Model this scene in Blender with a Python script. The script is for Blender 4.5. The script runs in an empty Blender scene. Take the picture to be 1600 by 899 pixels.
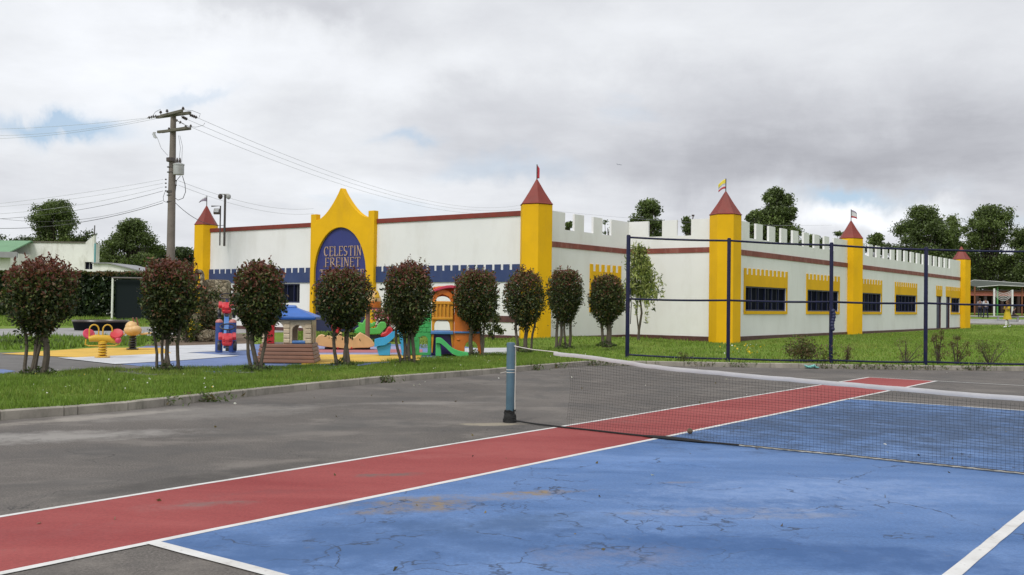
import bpy, math, random
import numpy as np
from mathutils import Matrix, Vector, noise
R = math.radians
PI = math.pi
random.seed(7)
rng = np.random.default_rng(11)
SC = bpy.context.scene
COL = SC.collection

# ------------------------------------------------------------------ camera
FPX = 1548.0
CAM_H = 1.47
PITCH, ROLL = R(1.0), R(0.76)
ROT = Matrix.Rotation(R(90) + PITCH, 3, 'X') @ Matrix.Rotation(ROLL, 3, 'Z')
cam_d = bpy.data.cameras.new('camera')
cam = bpy.data.objects.new('camera', cam_d)
COL.objects.link(cam)
cam.matrix_world = Matrix.Translation((0, 0, CAM_H)) @ ROT.to_4x4()
cam_d.sensor_width = 36.0
cam_d.lens = FPX / 1600 * 36
cam_d.clip_start = 0.1
cam_d.clip_end = 12000
SC.camera = cam

def ray(px, py):
    return ROT @ Vector(((px - 800) / FPX, -(py - 449.5) / FPX, -1.0))
def G(px, py, z=0.0):
    d = ray(px, py); t = (z - CAM_H) / d.z
    return Vector((d.x * t, d.y * t, z))
def D(px, py, y):
    d = ray(px, py); t = y / d.y
    return Vector((d.x * t, y, CAM_H + d.z * t))

# ------------------------------------------------------------------ materials
def new_mat(name):
    m = bpy.data.materials.new(name); m.use_nodes = True
    nt = m.node_tree
    b = nt.nodes['Principled BSDF']
    return m, nt, b
def lin(c):
    return tuple((x / 255 / 12.92 if x / 255 <= 0.04045 else ((x / 255 + 0.055) / 1.055) ** 2.4) for x in c)
def nd(nt, typ, **kw):
    n = nt.nodes.new(typ)
    for k, v in kw.items():
        setattr(n, k, v)
    return n
def lk(nt, a, b): nt.links.new(a, b)
def setin(nt, sock, v):
    if hasattr(v, 'is_linked') or isinstance(v, bpy.types.NodeSocket): nt.links.new(v, sock)
    else: sock.default_value = v
def mth(nt, op, a, b=0.0, c=None):
    n = nd(nt, 'ShaderNodeMath', operation=op)
    setin(nt, n.inputs[0], a); setin(nt, n.inputs[1], b)
    if c is not None: setin(nt, n.inputs[2], c)
    return n.outputs[0]
def mixc(nt, fac, a, b, blend='MIX'):
    n = nd(nt, 'ShaderNodeMix', data_type='RGBA', blend_type=blend)
    setin(nt, n.inputs[0], fac)
    for s, v in ((n.inputs[6], a), (n.inputs[7], b)):
        if isinstance(v, (tuple, list)): s.default_value = tuple(v)[:3] + (1,)
        else: nt.links.new(v, s)
    return n.outputs[2]
def coord(nt, kind='Object', scale=(1, 1, 1)):
    tc = nd(nt, 'ShaderNodeTexCoord'); mp = nd(nt, 'ShaderNodeMapping')
    mp.inputs['Scale'].default_value = scale
    lk(nt, tc.outputs[kind], mp.inputs[0])
    return mp.outputs[0]
def noi(nt, vec, scale=5, detail=4, rough=.55, dist=0.0):
    n = nd(nt, 'ShaderNodeTexNoise')
    n.inputs['Scale'].default_value = scale; n.inputs['Detail'].default_value = detail
    n.inputs['Roughness'].default_value = rough; n.inputs['Distortion'].default_value = dist
    lk(nt, vec, n.inputs['Vector'])
    return n.outputs['Fac']
def ramp(nt, fac, stops):
    n = nd(nt, 'ShaderNodeValToRGB')
    el = n.color_ramp.elements
    while len(el) < len(stops): el.new(0.5)
    for e, (p, c) in zip(el, stops):
        e.position = p
        e.color = (c, c, c, 1) if isinstance(c, (int, float)) else tuple(c)[:3] + (1,)
    lk(nt, fac, n.inputs[0])
    return n.outputs[0]
def bump(nt, b, h, strength=.3, dist=.02):
    n = nd(nt, 'ShaderNodeBump')
    n.inputs['Strength'].default_value = strength; n.inputs['Distance'].default_value = dist
    lk(nt, h, n.inputs['Height']); lk(nt, n.outputs[0], b.inputs['Normal'])
def paint(name, c, rough=.5, var=.12, scale=3.0, dirt=None, dirt_amt=.25, bumps=.15, metal=0.0, spec=None):
    """painted / plastic / wood surface: base colour with uneven wear and optional grime"""
    m, nt, b = new_mat(name)
    v = coord(nt)
    n1 = noi(nt, v, scale, 6, .6)
    f = ramp(nt, n1, [(0.3, 0.0), (0.7, 1.0)])
    c = tuple(c)
    lo = tuple(max(0, x * (1 - var)) for x in c); hi = tuple(min(1, x * (1 + var)) for x in c)
    col = mixc(nt, f, lo, hi)
    if dirt:
        n2 = noi(nt, coord(nt, 'Object', (1, 1, .35)), scale * 2.1, 8, .68)
        col = mixc(nt, mth(nt, 'MULTIPLY', ramp(nt, n2, [(0.5, 0.0), (0.72, 1.0)]), dirt_amt), col, dirt)
    lk(nt, col, b.inputs['Base Color'])
    b.inputs['Roughness'].default_value = rough
    b.inputs['Metallic'].default_value = metal
    if spec is not None: b.inputs['Specular IOR Level'].default_value = spec
    if bumps:
        bump(nt, b, noi(nt, v, scale * 12, 4, .6), bumps, .01)
    return m
def leafmat(name, c, var=.35, trans=.25, rough=.5):
    m, nt, b = new_mat(name)
    g = nd(nt, 'ShaderNodeNewGeometry')
    r = g.outputs['Random Per Island']
    lo = tuple(x * (1 - var) for x in c); hi = tuple(min(1, x * (1 + var)) for x in c)
    col = mixc(nt, r, lo, hi)
    lk(nt, col, b.inputs['Base Color'])
    b.inputs['Roughness'].default_value = rough
    b.inputs['Specular IOR Level'].default_value = .35
    t = nd(nt, 'ShaderNodeBsdfTranslucent'); lk(nt, mixc(nt, 0.5, col, (c[0] * 1.5, c[1] * 1.6, c[2] * .6)), t.inputs[0])
    mx = nd(nt, 'ShaderNodeMixShader'); mx.inputs[0].default_value = trans
    lk(nt, b.outputs[0], mx.inputs[1]); lk(nt, t.outputs[0], mx.inputs[2])
    lk(nt, mx.outputs[0], nt.nodes['Material Output'].inputs[0])
    return m

# ------------------------------------------------------------------ mesh builder
class MB:
    def __init__(self): self.v = []; self.f = []; self.m = []
    def add(self, vs, fs, m=0):
        o = len(self.v)
        self.v += [Vector(p) for p in vs]
        self.f += [[i + o for i in f] for f in fs]
        self.m += [m] * len(fs)
        return self
    def box(self, x0, x1, y0, y1, z0, z1, m=0):
        vs = [(x, y, z) for z in (z0, z1) for y in (y0, y1) for x in (x0, x1)]
        return self.add(vs, [(0, 2, 3, 1), (4, 5, 7, 6), (0, 1, 5, 4), (2, 6, 7, 3), (0, 4, 6, 2), (1, 3, 7, 5)], m)
    def obox(self, c, size, M=None, m=0):
        M = M or Matrix.Identity(3); c = Vector(c); s = Vector(size) / 2
        vs = [c + M @ Vector((x * s.x, y * s.y, z * s.z)) for z in (-1, 1) for y in (-1, 1) for x in (-1, 1)]
        return self.add(vs, [(0, 2, 3, 1), (4, 5, 7, 6), (0, 1, 5, 4), (2, 6, 7, 3), (0, 4, 6, 2), (1, 3, 7, 5)], m)
    def prism(self, pts, a, b, axis='Y', m=0):
        """2D polygon extruded between a and b along axis. XZ for Y, XY for Z, YZ for X"""
        P = {'Y': lambda p, d: (p[0], d, p[1]), 'Z': lambda p, d: (p[0], p[1], d), 'X': lambda p, d: (d, p[0], p[1])}[axis]
        n = len(pts)
        vs = [P(p, a) for p in pts] + [P(p, b) for p in pts]
        fs = [list(range(n)), list(range(2 * n - 1, n - 1, -1))]
        fs += [(i, i + n, (i + 1) % n + n, (i + 1) % n) for i in range(n)]
        return self.add(vs, fs, m)
    def tube(self, path, r, n=8, m=0, closed=False):
        path = [Vector(p) for p in path]; k = len(path)
        rs = r if isinstance(r, (list, tuple)) else [r] * k
        vs = []; up = None
        for i, p in enumerate(path):
            if closed: t = path[(i + 1) % k] - path[i - 1]
            else: t = path[min(i + 1, k - 1)] - path[max(i - 1, 0)]
            t.normalize()
            if up is None:
                up = Vector((0, 0, 1)) if abs(t.z) < .9 else Vector((1, 0, 0))
            s = t.cross(up); s.normalize(); up = s.cross(t); up.normalize()
            for j in range(n):
                a = 2 * PI * j / n
                vs.append(p + (s * math.cos(a) + up * math.sin(a)) * rs[i])
        fs = []
        for i in range(k if closed else k - 1):
            i2 = (i + 1) % k
            fs += [(i * n + j, i * n + (j + 1) % n, i2 * n + (j + 1) % n, i2 * n + j) for j in range(n)]
        if not closed:
            fs += [list(range(n - 1, -1, -1)), [(k - 1) * n + j for j in range(n)]]
        return self.add(vs, fs, m)
    def lathe(self, prof, n=16, c=(0, 0, 0), M=None, m=0, start=0.0):
        c = Vector(c); M = M or Matrix.Identity(3); vs = []
        for (r, z) in prof:
            for j in range(n):
                a = start + 2 * PI * j / n
                vs.append(c + M @ Vector((r * math.cos(a), r * math.sin(a), z)))
        fs = []
        for i in range(len(prof) - 1):
            fs += [(i * n + j, i * n + (j + 1) % n, (i + 1) * n + (j + 1) % n, (i + 1) * n + j) for j in range(n)]
        fs += [list(range(n - 1, -1, -1)), [(len(prof) - 1) * n + j for j in range(n)]]
        return self.add(vs, fs, m)
    def ball(self, c, r, nu=12, nv=8, M=None, m=0):
        r = Vector(r) if isinstance(r, (tuple, list, Vector)) else Vector((r, r, r))
        c = Vector(c); M = M or Matrix.Identity(3)
        vs = [c + M @ Vector((0, 0, -r.z))]; fs = []
        for i in range(1, nv):
            e = -PI / 2 + PI * i / nv
            for j in range(nu):
                a = 2 * PI * j / nu
                vs.append(c + M @ Vector((r.x * math.cos(e) * math.cos(a), r.y * math.cos(e) * math.sin(a), r.z * math.sin(e))))
        vs.append(c + M @ Vector((0, 0, r.z)))
        fs += [(0, 1 + (j + 1) % nu, 1 + j) for j in range(nu)]
        for i in range(nv - 2):
            a = 1 + i * nu; b = a + nu
            fs += [(a + j, a + (j + 1) % nu, b + (j + 1) % nu, b + j) for j in range(nu)]
        t = len(vs) - 1; a = 1 + (nv - 2) * nu
        fs += [(a + j, a + (j + 1) % nu, t) for j in range(nu)]
        return self.add(vs, fs, m)
    def each(self, name, mats, parent=None, per=8, **kw):
        out = []
        if not self.v: return out
        nf = len(self.f) // (len(self.v) // per)
        for i in range(len(self.v) // per):
            q = MB(); q.add(self.v[i * per:(i + 1) * per], [[k - i * per for k in f] for f in self.f[i * nf:(i + 1) * nf]]); out.append(q.build(name, mats, parent, **kw))
        return out
    def build(self, name, mats, parent=None, smooth=False, bevel=0.0, world=False, seg=2):
        vs = self.v
        if world and parent is not None:
            inv = WM(parent).inverted(); vs = [inv @ p for p in vs]
        me = bpy.data.meshes.new(name)
        me.from_pydata([tuple(p) for p in vs], [], self.f)
        return fin(me, name, mats, parent, smooth, bevel, self.m, seg)
def fin(me, name, mats, parent=None, smooth=False, bevel=0.0, mi=None, seg=2):
    import bmesh
    bm = bmesh.new(); bm.from_mesh(me); bmesh.ops.recalc_face_normals(bm, faces=bm.faces); bm.to_mesh(me); bm.free()
    for m in (mats if isinstance(mats, (list, tuple)) else [mats]): me.materials.append(m)
    if mi is not None and any(mi): me.polygons.foreach_set('material_index', mi)
    if smooth:
        me.polygons.foreach_set('use_smooth', [True] * len(me.polygons))
        try: me.set_sharp_from_angle(angle=R(40))
        except Exception: pass
    o = bpy.data.objects.new(name, me); COL.objects.link(o)
    if parent is not None: o.parent = parent
    if bevel:
        b = o.modifiers.new('bevel', 'BEVEL'); b.width = bevel; b.segments = seg; b.limit_method = 'ANGLE'; b.angle_limit = R(35)
    return o
def WM(o):
    m = o.matrix_basis.copy()
    while o.parent: o = o.parent; m = o.matrix_basis @ m
    return m
def quick_mesh(name, V, F, mats, parent=None, mi=None):
    """fast numpy mesh: V (n,3), F (m,k)"""
    me = bpy.data.meshes.new(name); V = np.asarray(V, dtype=np.float32); F = np.asarray(F, dtype=np.int32)
    me.vertices.add(len(V)); me.vertices.foreach_set('co', V.ravel())
    k = F.shape[1]; me.loops.add(F.size); me.loops.foreach_set('vertex_index', F.ravel())
    me.polygons.add(len(F)); me.polygons.foreach_set('loop_start', np.arange(0, F.size, k, dtype=np.int32))
    for m in (mats if isinstance(mats, (list, tuple)) else [mats]): me.materials.append(m)
    if mi is not None: me.polygons.foreach_set('material_index', np.asarray(mi, dtype=np.int32))
    me.update(calc_edges=True); me.validate()
    o = bpy.data.objects.new(name, me); COL.objects.link(o)
    if parent is not None: o.parent = parent
    return o
def tag(o, label=None, cat=None, group=None, kind=None):
    if label: o['label'] = label
    if cat: o['category'] = cat
    if group: o['group'] = group
    if kind: o['kind'] = kind
    return o
def thing(name, label, cat, loc=(0, 0, 0), rz=0.0, group=None):
    o = bpy.data.objects.new(name, None); COL.objects.link(o)
    o.location = loc; o.rotation_euler = (0, 0, rz); o.empty_display_size = .2
    return tag(o, label, cat, group)
def copy_thing(o, parent=None):
    c = o.copy(); COL.objects.link(c); c.parent = parent
    for ch in [x for x in COL.objects if x.parent == o]: copy_thing(ch, c)
    return c

# ------------------------------------------------------------------ world: cloudy sky
SUN_AZ = (-0.42, -0.75)           # towards the sun, behind the camera on the left
SUN_EL = 52
w = bpy.data.worlds.new('World'); SC.world = w; w.use_nodes = True
nt = w.node_tree; nt.nodes.clear()
out = nd(nt, 'ShaderNodeOutputWorld'); bg = nd(nt, 'ShaderNodeBackground')
bg.inputs['Strength'].default_value = 0.1
lk(nt, bg.outputs[0], out.inputs[0])
sky = nd(nt, 'ShaderNodeTexSky', sky_type='NISHITA'); sky.sun_disc = False
sky.sun_elevation = R(SUN_EL); sky.sun_rotation = math.atan2(SUN_AZ[0], SUN_AZ[1]); sky.dust_density = 1.5
tc = nd(nt, 'ShaderNodeTexCoord'); dirv = tc.outputs['Generated']
sep = nd(nt, 'ShaderNodeSeparateXYZ'); lk(nt, dirv, sep.inputs[0])
X, Y, Z = sep.outputs
AZ = mth(nt, 'ARCTAN2', X, Y); EL = mth(nt, 'ARCSINE', Z)
# cloud plane coordinates
zz = mth(nt, 'ADD', mth(nt, 'MAXIMUM', Z, 0.0), 0.16)
cx = mth(nt, 'DIVIDE', X, zz); cy = mth(nt, 'DIVIDE', Y, zz)
cmb = nd(nt, 'ShaderNodeCombineXYZ'); lk(nt, cx, cmb.inputs[0]); lk(nt, cy, cmb.inputs[1]); cmb.inputs[2].default_value = 3.7
cv = cmb.outputs[0]
nA = noi(nt, cv, .55, 7, .58, .35); nB = noi(nt, cv, 1.9, 8, .6, .2)
nW = noi(nt, dirv, 5.0, 6, .55, 0.4)      # warps the big masses
nW2 = noi(nt, dirv, 9.0, 6, .6, 0.3)
def azel(px, py):
    d = ray(px, py).normalized(); return math.atan2(d.x, d.y), math.asin(d.z)
AZp = mth(nt, 'ADD', AZ, mth(nt, 'MULTIPLY', mth(nt, 'SUBTRACT', nW, .5), .34))
ELp = mth(nt, 'ADD', EL, mth(nt, 'MULTIPLY', mth(nt, 'SUBTRACT', nW2, .5), .11))
def blob(px, py, sx, sy):
    """soft cloud mass centred on the direction of a pixel, size in pixels"""
    a, e = azel(px, py); sa, se = sx / FPX, sy / FPX
    u = mth(nt, 'DIVIDE', mth(nt, 'SUBTRACT', AZp, a), sa); v = mth(nt, 'DIVIDE', mth(nt, 'SUBTRACT', ELp, e), se)
    q = mth(nt, 'ADD', mth(nt, 'MULTIPLY', u, u), mth(nt, 'MULTIPLY', v, v))
    return mth(nt, 'POWER', 2.718, mth(nt, 'MULTIPLY', q, -1.0))
val = mth(nt, 'ADD', .80, mth(nt, 'MULTIPLY', mth(nt, 'SUBTRACT', nA, .5), .40))
val = mth(nt, 'ADD', val, mth(nt, 'MULTIPLY', mth(nt, 'SUBTRACT', nB, .5), .34))
BLOBS = [(1320, 245, 420, 65, -.31), (1180, 150, 420, 50, -.09), (1500, 330, 200, 30, -.12), (430, 15, 180, 30, -.17), (700, 150, 160, 30, -.06), (1345, 345, 110, 24, .46), (200, 130, 380, 130, .16), (560, 110, 240, 50, .09), (760, 300, 300, 40, .10), (950, 40, 220, 50, .08)]
for (px, py, sx, sy, amt) in BLOBS:
    val = mth(nt, 'ADD', val, mth(nt, 'MULTIPLY', blob(px, py, sx, sy), amt))
# the sunlit side of the overcast, behind the camera
dt = nd(nt, 'ShaderNodeVectorMath', operation='DOT_PRODUCT'); lk(nt, dirv, dt.inputs[0])
sd = Vector((SUN_AZ[0], SUN_AZ[1], 0)).normalized() * math.cos(R(SUN_EL)); sd.z = math.sin(R(SUN_EL)); dt.inputs[1].default_value = sd
glow = mth(nt, 'POWER', mth(nt, 'MAXIMUM', dt.outputs['Value'], 0.0), 4.0)
val = mth(nt, 'ADD', val, mth(nt, 'MULTIPLY', glow, .7))
val = mth(nt, 'MAXIMUM', val, .3)
# grey cloud turns slightly violet-blue, bright cloud near white
tint = nd(nt, 'ShaderNodeMapRange'); lk(nt, val, tint.inputs[0]); tint.inputs[1].default_value = .4; tint.inputs[2].default_value = .85
ccol = mixc(nt, tint.outputs[0], (.93, .95, 1.05), (.965, .99, 1.035))
vs = nd(nt, 'ShaderNodeVectorMath', operation='SCALE'); lk(nt, ccol, vs.inputs[0]); lk(nt, mth(nt, 'MULTIPLY', val, 10.0), vs.inputs['Scale'])
hole = mth(nt, 'MULTIPLY', mth(nt, 'SUBTRACT', noi(nt, cv, 1.1, 6, .55, .3), .60), 2.0)
for (px, py, sx, sy, amt) in [(30, 194, 120, 17, 1.1), (620, 204, 70, 13, .5), (1325, 312, 75, 14, .9), (300, 150, 60, 10, .35), (850, 255, 90, 20, .3), (1570, 352, 60, 10, .35), (740, 270, 90, 14, .2)]:
    hole = mth(nt, 'ADD', mth(nt, 'MAXIMUM', hole, 0.0), mth(nt, 'MULTIPLY', blob(px, py, sx, sy), amt))
hole = mth(nt, 'MINIMUM', mth(nt, 'MAXIMUM', hole, 0.0), .8)
skyb = nd(nt, 'ShaderNodeVectorMath', operation='SCALE'); lk(nt, mixc(nt, .5, sky.outputs[0], (5.2, 7.6, 10.4)), skyb.inputs[0]); skyb.inputs['Scale'].default_value = 1.0
fin_c = mixc(nt, hole, vs.outputs[0], skyb.outputs[0])
# far below the horizon: dull ground colour
lk(nt, fin_c, bg.inputs[0])

sun_d = bpy.data.lights.new('sun', 'SUN'); sun_d.energy = 1.6; sun_d.angle = R(14); sun_d.color = (1, .95, .88)
sun = bpy.data.objects.new('sun', sun_d); COL.objects.link(sun)
sun.rotation_euler = sd.to_track_quat('Z', 'Y').to_euler(); sun.location = (0, 0, 30)
vsx = SC.view_settings; vsx.view_transform = 'Standard'; vsx.look = 'None'; vsx.gamma = 1.0; vsx.use_curve_mapping = False
vsx.exposure = 0.0
# ------------------------------------------------------------------ ground
kerb_px = [(0, 657), (100, 650), (200, 641.5), (300, 630), (400, 618.5), (500, 608), (600, 598), (720, 588.5), (830, 579), (920, 571.5), (1010, 571.5), (1150, 574), (1300, 576.5), (1450, 578.5), (1600, 580)]
KP = [G(x, y, 0) for x, y in kerb_px]
kx = [p.x for p in KP]; ky = [p.y for p in KP]
s0 = (ky[4] - ky[0]) / (kx[4] - kx[0])
kx = [-60.0, kx[0] - 8] + kx + [60.0]; ky = [ky[0] - 8 * s0 - 6, ky[0] - 8 * s0] + ky + [ky[-1]]
def K(x): return float(np.interp(x, kx, ky))
GZ = 0.10
BX0, BY0 = D(830, 528, 38.2).xy          # round corner tower of the castle
WX = Vector((.8, -.6)); WV = Vector((.6, .8))     # building axes
def loc2w(X, Y, Z=0.0): return Vector((BX0 + X * WX.x + Y * WV.x, BY0 + X * WX.y + Y * WV.y, Z))
def sstep(a, b, x):
    t = min(1, max(0, (x - a) / (b - a))); return t * t * (3 - 2 * t)
def gauss(x, y, cx, cy, sx, sy): return math.exp(-((x - cx) / sx) ** 2 - ((y - cy) / sy) ** 2)
def tz(x, y):
    z = GZ
    z += .13 * gauss(x, y, BX0 + 1.8, BY0 - 1.0, 3.2, 3.4)
    z += .10 * gauss(x, y, 3.4, 35, 2.2, 2.5)
    c = loc2w(4.6, 7.35); z -= .10 * gauss(x, y, c.x, c.y - 1, 3, 4)
    r = float(np.interp(y, [75, 78, 84, 90, 110, 140, 400], [0, .06, .52, .9, 1.12, 1.2, 1.2]))
    z += r * sstep(18, 26, x)
    z += .40 * gauss(x, y, 30.6, 60, 2.6, 5)
    return z

def grass_mat(name, c1, c2, c3):
    m, nt, b = new_mat(name)
    v = coord(nt)
    f = ramp(nt, noi(nt, v, .35, 6, .65), [(.35, 0.0), (.65, 1.0)])
    f2 = ramp(nt, noi(nt, v, 4.0, 6, .7), [(.4, 0.0), (.65, 1.0)])
    sepc = noi(nt, v, .9, 6, .7); col = mixc(nt, f, c1, c2); col = mixc(nt, mth(nt, 'MULTIPLY', ramp(nt, sepc, [(.54, 0.0), (.68, 1.0)]), .55), col, (.20, .20, .07)); col = mixc(nt, mth(nt, 'MULTIPLY', f2, .5), col, c3)
    lk(nt, col, b.inputs['Base Color']); b.inputs['Roughness'].default_value = .9; b.inputs['Specular IOR Level'].default_value = .1
    bump(nt, b, noi(nt, v, 30, 5, .7), .6, .05)
    return m
M_ground = grass_mat('lawn_green', (.135, .21, .03), (.18, .255, .04), (.10, .16, .025))
xs = np.unique(np.concatenate([np.array(kx[1:-1]), np.array([-2500, -1200, -600, -300, -150, -100, -75]), np.arange(-60, 70.1, 1.25), np.array([80, 100, 150, 300, 600, 1200, 2500])])) 
offs = np.concatenate([np.array([-900, -300, -100, -40, -10, -2, -.3, -.06, -.0599]), np.array([-.05, .3]), np.arange(1, 90, 1.25), np.array([95, 105, 120, 140, 200, 400, 900, 2500])])
V = []; nx, ny = len(xs), len(offs)
for o_ in offs:
    for x in xs:
        y = K(x) + o_ + .12
        V.append((x, y, -.06 if o_ < -.0595 else tz(x, y)))
F = [(j * nx + i, j * nx + i + 1, (j + 1) * nx + i + 1, (j + 1) * nx + i) for j in range(ny - 1) for i in range(nx - 1)]
ground = quick_mesh('ground', V, F, M_ground); tag(ground, kind='structure')

# asphalt lot
m, nt, b = new_mat('asphalt')
v = coord(nt)
base = ramp(nt, noi(nt, v, .5, 8, .62, .3), [(.3, (.066, .058, .052)), (.5, (.105, .094, .085)), (.68, (.17, .152, .136))])
fine = noi(nt, v, 55, 6, .85)
base = mixc(nt, .55, base, ramp(nt, fine, [(.34, (.02, .018, .016)), (.5, (.115, .104, .095)), (.68, (.33, .30, .27))]))
# long smears in the direction the water drains, pale dust along the kerb
vl = coord(nt, 'Object', (.6, 1.0, 1))
sm = ramp(nt, noi(nt, vl, 1.1, 10, .68, .5), [(.38, 0.0), (.52, .0), (.62, .8), (.7, 1.0)])
base = mixc(nt, mth(nt, 'MULTIPLY', sm, .45), base, (.24, .215, .19))
dk = ramp(nt, noi(nt, v, .8, 9, .68, .4), [(.48, 0.0), (.62, 1.0)])
base = mixc(nt, mth(nt, 'MULTIPLY', dk, .5), base, (.075, .072, .07))
sp = nd(nt, 'ShaderNodeSeparateXYZ'); lk(nt, v, sp.inputs[0])
def spot(cx_, cy_, sx, sy, warp=.6, ang=0.0):
    """irregular stain and painted-shade mask on the ground at a place"""
    n = noi(nt, v, 2.6, 12, .74)
    dx = mth(nt, 'SUBTRACT', sp.outputs[0], cx_); dy = mth(nt, 'SUBTRACT', sp.outputs[1], cy_)
    ca, sa = math.cos(ang), math.sin(ang)
    u = mth(nt, 'DIVIDE', mth(nt, 'ADD', mth(nt, 'MULTIPLY', dx, ca), mth(nt, 'MULTIPLY', dy, sa)), sx)
    q = mth(nt, 'DIVIDE', mth(nt, 'SUBTRACT', mth(nt, 'MULTIPLY', dy, ca), mth(nt, 'MULTIPLY', dx, sa)), sy)
    d2 = mth(nt, 'ADD', mth(nt, 'MULTIPLY', u, u), mth(nt, 'MULTIPLY', q, q))
    e = mth(nt, 'ADD', mth(nt, 'SUBTRACT', 1.0, d2), mth(nt, 'MULTIPLY', mth(nt, 'SUBTRACT', n, .5), warp * 6))
    return mth(nt, 'MINIMUM', mth(nt, 'MAXIMUM', e, 0.0), 1.0)
for (px, py, sx, sy, am, c, an) in [(20, 685, 2.0, .55, .75, (.30, .285, .265), .4), (150, 652, 1.6, .25, .7, (.33, .30, .26), .9), (300, 645, 2.2, .9, .4, (.26, .245, .225), .5), (770, 663, .55, .18, .8, (.30, .265, .20), 0.2), (330, 745, 1.5, .25, .7, (.06, .056, .052), .9),
        (180, 705, 1.3, .35, .5, (.075, .072, .07), .3), (660, 630, 1.2, .25, .5, (.27, .25, .23), .2), (480, 670, 1.6, .4, .4, (.08, .078, .075), .6)]:
    g = G(px, py)
    base = mixc(nt, mth(nt, 'MULTIPLY', spot(g.x, g.y, sx, sy, .6, an), am), base, c)
cr = nd(nt, 'ShaderNodeTexVoronoi', feature='DISTANCE_TO_EDGE'); cr.inputs['Scale'].default_value = .5
wv = nd(nt, 'ShaderNodeVectorMath', operation='ADD'); lk(nt, v, wv.inputs[0])
nn = nd(nt, 'ShaderNodeTexNoise'); nn.inputs['Scale'].default_value = 2.5; nn.inputs['Detail'].default_value = 6; lk(nt, v, nn.inputs['Vector'])
lk(nt, nn.outputs['Color'], wv.inputs[1]); lk(nt, wv.outputs[0], cr.inputs['Vector'])
ck = mth(nt, 'MULTIPLY', ramp(nt, cr.outputs['Distance'], [(0.0, 1.0), (.006, 0.0)]), ramp(nt, noi(nt, v, .4, 3), [(.5, 0.0), (.6, .8)]))
base = mixc(nt, ck, base, (.03, .03, .03))
lk(nt, base, b.inputs['Base Color']); b.inputs['Roughness'].default_value = .85; b.inputs['Specular IOR Level'].default_value = .25
bump(nt, b, fine, .45, .006)
M_asph = m
xs2 = [x for x in xs if -61 < x < 61]
V = [(x, K(x) - .02, 0) for x in xs2] + [(x, -30, 0) for x in xs2]
n = len(xs2)
F = [(i, i + 1, n + i + 1, n + i) for i in range(n - 1)]
tag(quick_mesh('asphalt_lot', V, F, M_asph), kind='structure')

# kerb
M_conc = paint('kerb_concrete', (.29, .265, .225), .9, .25, 2.5, (.10, .10, .07), .7, .4)
mb = MB(); path = []
for x in sorted(list(np.arange(-30, 40.01, .7)) + kx[1:-1]):
    path.append(Vector((x, K(x), 0)))
for i in range(len(path) - 1):
    a, c = path[i], path[i + 1]; t = (c - a).normalized(); nr = Vector((-t.y, t.x, 0))
    g = t * .006; h = GZ + .012 + .010 * noise.noise(a * .7)
    p = [a + g, c - g, c - g + nr * .13, a + g + nr * .13]
    mb.add([q + Vector((0, 0, -.1)) for q in p] + [p[0] + Vector((0, 0, h - .012)), p[1] + Vector((0, 0, h - .012)), p[1] + nr * .015 + Vector((0, 0, h)), p[0] + nr * .015 + Vector((0, 0, h)), p[2] + Vector((0, 0, h)), p[3] + Vector((0, 0, h))],
           [(0, 1, 5, 4), (4, 5, 6, 7), (7, 6, 8, 9), (9, 8, 2, 3), (1, 2, 8, 6, 5), (0, 4, 7, 9, 3)])
tag(mb.build('kerb', M_conc), kind='structure')

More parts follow.
